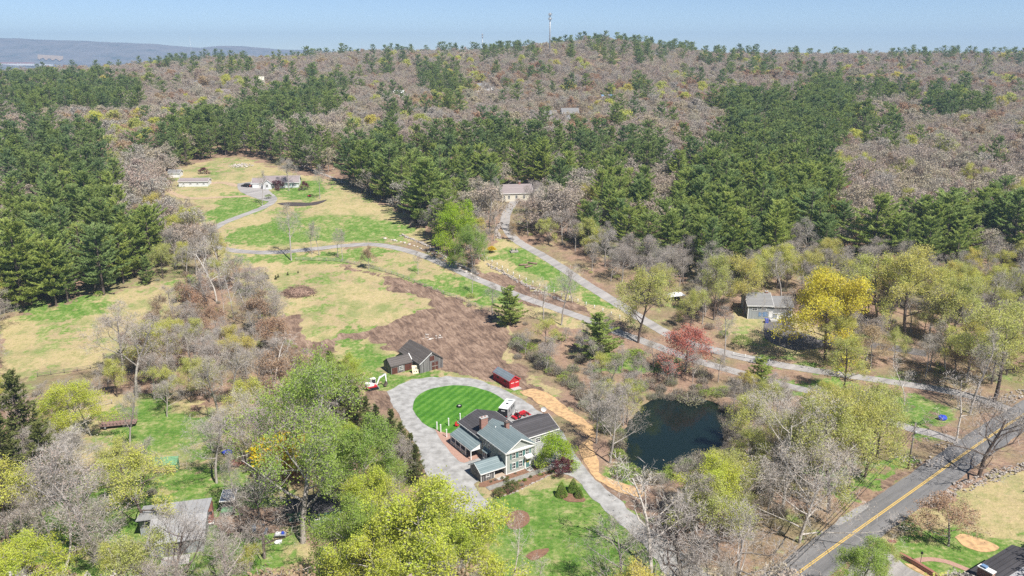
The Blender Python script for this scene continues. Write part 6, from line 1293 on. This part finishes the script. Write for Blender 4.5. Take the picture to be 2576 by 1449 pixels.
MB().add([hp(0,5.2,6.3),hp(L,5.2,6.3),hp(L,12,6.0),hp(0,12,6.0),hp(0,5.2,6.42),hp(L,5.2,6.42),hp(L,12,6.12),hp(0,12,6.12)], [(3,2,1,0),(4,5,6,7),(0,1,5,4),(1,2,6,5),(2,3,7,6),(3,0,4,7)]).build('roof', M['metalroof'], t)
c0 = hp(2.2, 2.2, 0); ch = MB().add([(*hp(a, b_, 0)[:2], z_) for z_ in (4.8, 7.2) for a, b_ in ((1.2,1.6),(2.2,1.6),(2.2,4.0),(1.2,4.0))], [(3,2,1,0),(4,5,6,7),(0,1,5,4),(1,2,6,5),(2,3,7,6),(3,0,4,7)]).build('chimney', M['brick'], t)
MB().add([(*hp(a, b_, 0)[:2], z_) for z_ in (7.2, 7.4) for a, b_ in ((1.1,1.5),(2.3,1.5),(2.3,4.1),(1.1,4.1))], [(3,2,1,0),(4,5,6,7),(0,1,5,4),(1,2,6,5),(2,3,7,6),(3,0,4,7)]).build('chimney_cap', M['white'], ch)
MB().add([(*hp(a, b_, 0)[:2], z_) for z_ in (7.41, 7.75) for a, b_ in ((1.3,1.9),(2.1,1.9),(2.1,2.8),(1.3,2.8))], [(3,2,1,0),(4,5,6,7),(0,1,5,4),(1,2,6,5),(2,3,7,6),(3,0,4,7)]).build('flue_cap', M['teal_blue'], ch)
strip('path', WP((2290,1418),(2310,1410),(2340,1407),(2380,1413),(2420,1428),(2450,1440)), 1.3, M['paver'], .05, 'curved pink brick path in the lower right yard', 'path', step=.8)
area('straw_bank', WP((2400,1352),(2425,1345),(2480,1360),(2515,1378),(2490,1390),(2440,1380)), M['straw'], .06, 'patch of golden wood chips under the crab apple tree', 'mulch patch', rag=.8)
area('straw_bank', WP((2275,1418),(2300,1422),(2340,1440),(2380,1460),(2360,1465),(2310,1440)), M['straw'], .058, 'strip of golden wood chips beside the lower right wall', 'mulch patch', rag=.5)
area('driveway', WP((2100,1475),(2160,1400),(2190,1375),(2230,1385),(2280,1425),(2360,1480),(2300,1540),(2150,1540)), M['drive'], .055, 'grey paved entrance in the lower right corner', 'driveway', rag=.4)
w_ = WP((2262,1400),(2300,1420),(2345,1448),(2400,1485)); mb = MB()
for a, b_ in zip(w_[:-1], w_[1:]):
    dv = Vector((b_[0]-a[0], b_[1]-a[1], 0)).normalized(); nn = Vector((-dv.y, dv.x, 0))*.3; va, vb = Vector((*a, 0)), Vector((*b_, 0)); mb.add([va-nn, vb-nn, vb+nn, va+nn, va-nn+Vector((0,0,.9)), vb-nn+Vector((0,0,.9)), vb+nn+Vector((0,0,.9)), va+nn+Vector((0,0,.9))], [(3,2,1,0),(4,5,6,7),(0,1,5,4),(1,2,6,5),(2,3,7,6),(3,0,4,7)])
tag(mb.build('retaining_wall', M['brick']), 'low brick retaining wall at the entrance in the lower right corner', 'wall')
x, y, z = at(2314, 1424); t = thing('lamp_post', 'thin black garden lamp post beside the curved brick path', 'lamp post', (x, y, z)); MB().tube((0, 0, 0), (0, 0, 2.6), .05, .05, 6).build('post', M['black'], t); MB().box(-.15, .15, -.15, .15, 2.6, 3.0).build('lantern', M['black'], t)
x, y = G(2244, 1362); tag(MB().box(x-.7, x+.7, y-.4, y+.4, .02, .12).build('storm_drain', M['rusty']), 'rusty storm drain at the right edge of the road', 'drain')

# ------------------------------------------------------------------ far houses, masts, hills
def farhouse(px, py, w_, d_, ze, zr, wall, roof, label, rz=0):
    x, y, z = at(px, py); t = thing('distant_house', label, 'house', (x-w_/2, y, z), R(rz)); t.location.x += w_*.2; t.scale = (.6, .6, .75); gable(t, 0, w_, 0, d_, ze, zr, 'x', wall, roof, 'white', .6, .25, z0=-4)
    for k in range(int(w_//4)): window(t, (2.2+k*4, 0, ze*.6), (0, -1), 1.4, 1.5, mid=False)
farhouse(1221, 230, 28, 10, 6.5, 10.5, 'white_siding', 'grey_roof', 'long white house with grey roof alone on the wooded hillside'); farhouse(1000, 248, 20, 9, 7, 10, 'white_siding', 'white_siding', 'small pale house left of the long one on the hillside')
farhouse(1436, 303, 22, 10, 7, 12, 'greywall', 'grey_roof', 'grey gabled house behind the pine belt', 12); farhouse(1385, 302, 15, 9, 6, 9.5, 'greywall', 'grey_roof', 'low grey roofed house left of the grey gabled one behind the pine belt')
farhouse(1528, 258, 17, 9, 7, 9, 'white_siding', 'teal_blue', 'white house with blue roof on the hillside'); farhouse(1510, 268, 9, 7, 5, 8, 'red_board', 'grey_roof', 'small red barn beside the blue roofed house')
farhouse(490, 222, 18, 9, 7, 10, 'white_siding', 'grey_roof', 'pale house in the woods on the left hillside'); farhouse(562, 240, 20, 9, 5, 7.5, 'cream_siding', 'pink_roof', 'low cream house right of the pale one on the left hillside'); farhouse(655, 216, 12, 8, 8, 12, 'cream_siding', 'cream_siding', 'tall cream house on the left hillside')
for px, py, w_ in ((1462,141,22),(1490,137,16),(1512,141,20),(1548,138,14)):
    x, y, z = at(px, py+3); tag(MB().ball((x, y, z+14), (w_*.7, 6, 2.2), nu=12, nv=6, jit=.3, rnd=random.Random(px)).ball((x+w_*.5, y, z+7), (w_*.6, 8, 8), nu=10, nv=6, jit=.2, rnd=random.Random(px+1)).build('rock_ledge', M['whitestone']), 'pale rock ledge among pines just below the summit', 'rock', 'pale ledges below the summit')
def mast(name, px, dist, topy, r_, label, heads, lattice=False, basez=None):
    dx, dy, dz = ray(px, topy); s = dist/dy; zt = CAM_H+dz*s; x = dx*s; z = gz(x, dist)-1 if basez is None else basez; t = thing(name, label, 'mast', (x, dist, z)); hh = zt-z; MB().tube((0, 0, 0), (0, 0, hh), r_, r_*.7, 8).build('pole', M['greymetal'], t)
    for k in range(heads):
        zz = hh*(1-.01)-k*5.0
        for a in range(6): an = a*1.047; mb = MB(); mb.cbox((2.0*math.cos(an), 2.0*math.sin(an), zz-1.3), (.55, .55, 2.6)); mb.tube((0, 0, zz-1.3), (2.0*math.cos(an), 2.0*math.sin(an), zz-1.3), .12, .12, 4); mb.build('antenna', M['greymetal'], t)
    return t
mast('cell_tower', 1384, 1010, 32, 1.0, 'tall white grey mobile phone mast rising above the ridge', 2); mast('cell_tower', 1213.5, 1900, 84, .9, 'small distant mast on the skyline left of the tall one', 2, basez=0); mast('radio_mast', 477, 3400, 92, .55, 'hair thin radio mast before the blue hills', 0, basez=-25); mast('radio_mast', 134, 7400, 114-1, .8, 'tiny mast on the blue hills at far left', 0, basez=120)
# blue hills beyond the valley
nx_, ny_ = 260, 60; xs = np.linspace(-7500, -300, nx_); ysv = np.linspace(4300, 8600, ny_); XX, YY = np.meshgrid(xs, ysv, indexing='ij')
pxx = 1288+FPX*XX/(YY*CP+CAM_H*SP*0+1e-6)*1.0; top = np.interp(1288+FPX*XX/7300*1.04, [-900, -200, 0, 60, 130, 190, 300, 380, 450, 500, 560, 610, 680, 900], [128, 112, 99, 100, 104, 106, 110, 113, 120, 123, 118, 118, 125, 132])
zt = CAM_H+(130-top)/FPX*7300*1.02; sh = smooth(YY, 4700, 7300)*.5+.5*smooth(YY, 6200, 7300); ZZ = -30+(zt+30)*sh*np.where(YY > 7300, 1-.25*smooth(YY, 7300, 8600), 1)+(vnoise(XX, YY, 700, 1)-.5)*70*smooth(YY, 4500, 5500)*(1-smooth(YY, 6600, 7300))+(vnoise(XX, YY, 160, 2)-.5)*12*smooth(YY, 4700, 5600)
ix = np.arange(nx_*ny_).reshape(nx_, ny_); F4 = np.stack([ix[:-1,:-1], ix[1:,:-1], ix[1:,1:], ix[:-1,1:]], -1).reshape(-1, 4)
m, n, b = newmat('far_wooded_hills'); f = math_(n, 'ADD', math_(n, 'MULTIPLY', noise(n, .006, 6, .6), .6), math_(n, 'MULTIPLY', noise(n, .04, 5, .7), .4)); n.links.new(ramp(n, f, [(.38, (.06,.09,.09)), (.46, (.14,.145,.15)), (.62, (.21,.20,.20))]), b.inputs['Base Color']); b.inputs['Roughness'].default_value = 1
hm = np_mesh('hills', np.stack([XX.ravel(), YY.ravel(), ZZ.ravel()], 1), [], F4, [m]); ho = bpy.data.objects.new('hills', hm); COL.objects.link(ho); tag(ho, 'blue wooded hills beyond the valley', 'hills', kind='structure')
from mathutils.bvhtree import BVHTree
bv = BVHTree.FromObject(ho, bpy.context.evaluated_depsgraph_get())
def hillpt(px, py): d = Vector(ray(px, py)); r_ = bv.ray_cast(Vector((0, 0, CAM_H)), d.normalized(), 20000); return r_[0]
for px, py, w_, h_, mt, lab in ((128,143,210,1,'sand','pale quarry scar on the blue hills'),(40,163,260,14,'orange','long reddish factory at the foot of the blue hills'),(108,165,150,10,'white','long white building at the foot of the blue hills')):
    p = hillpt(px, py)
    if p is None: continue
    mb = MB()
    if h_ == 1:
        vs_ = []; K = 14
        for i in range(K+1):
            for j in range(5):
                q = hillpt(px-32+64*i/K, py-4+2.6*j+3*math.sin(i*1.7)*(j > 0)+(4*i/K))
                vs_.append(q+Vector((0, -6, 6)) if q else Vector((0, 0, 0)))
        mb.add(vs_, [(i*5+j, i*5+j+1, (i+1)*5+j+1, (i+1)*5+j) for i in range(K) for j in range(4)]); tag(mb.build('quarry', M['sand']), lab, 'quarry', kind='structure')
    else:
        t = thing('factory_building', lab, 'building', (p.x, p.y-20, p.z-4)); MB().box(-w_/2, w_/2, -15, 15, 0, h_).build('wall', M['white'], t); MB().box(-w_/2-1, w_/2+1, -16, 16, h_, h_+4).build('roof', M[mt], t)

# unused prototypes go, and the air
for L in PROTO.values():
    for e_ in L:
        if not e_[2]:
            for c in list(e_[0].children): bpy.data.objects.remove(c)
            bpy.data.objects.remove(e_[0])
hz = MB().box(-9000, 9000, -260, 9400, -90, 290).build('haze', bpy.data.materials.new('thin_air')); tag(hz, 'thin blue air over the whole landscape', 'haze', kind='stuff')
m = hz.data.materials[0]; m.use_nodes = True; n = m.node_tree; n.nodes.remove(n.nodes['Principled BSDF']); pv = N(n, 'ShaderNodeVolumePrincipled'); pv.inputs['Color'].default_value = (.50,.71,1,1); pv.inputs['Density'].default_value = 1.3e-4; pv.inputs['Anisotropy'].default_value = .1
n.links.new(pv.outputs[0], n.nodes['Material Output'].inputs['Volume'])
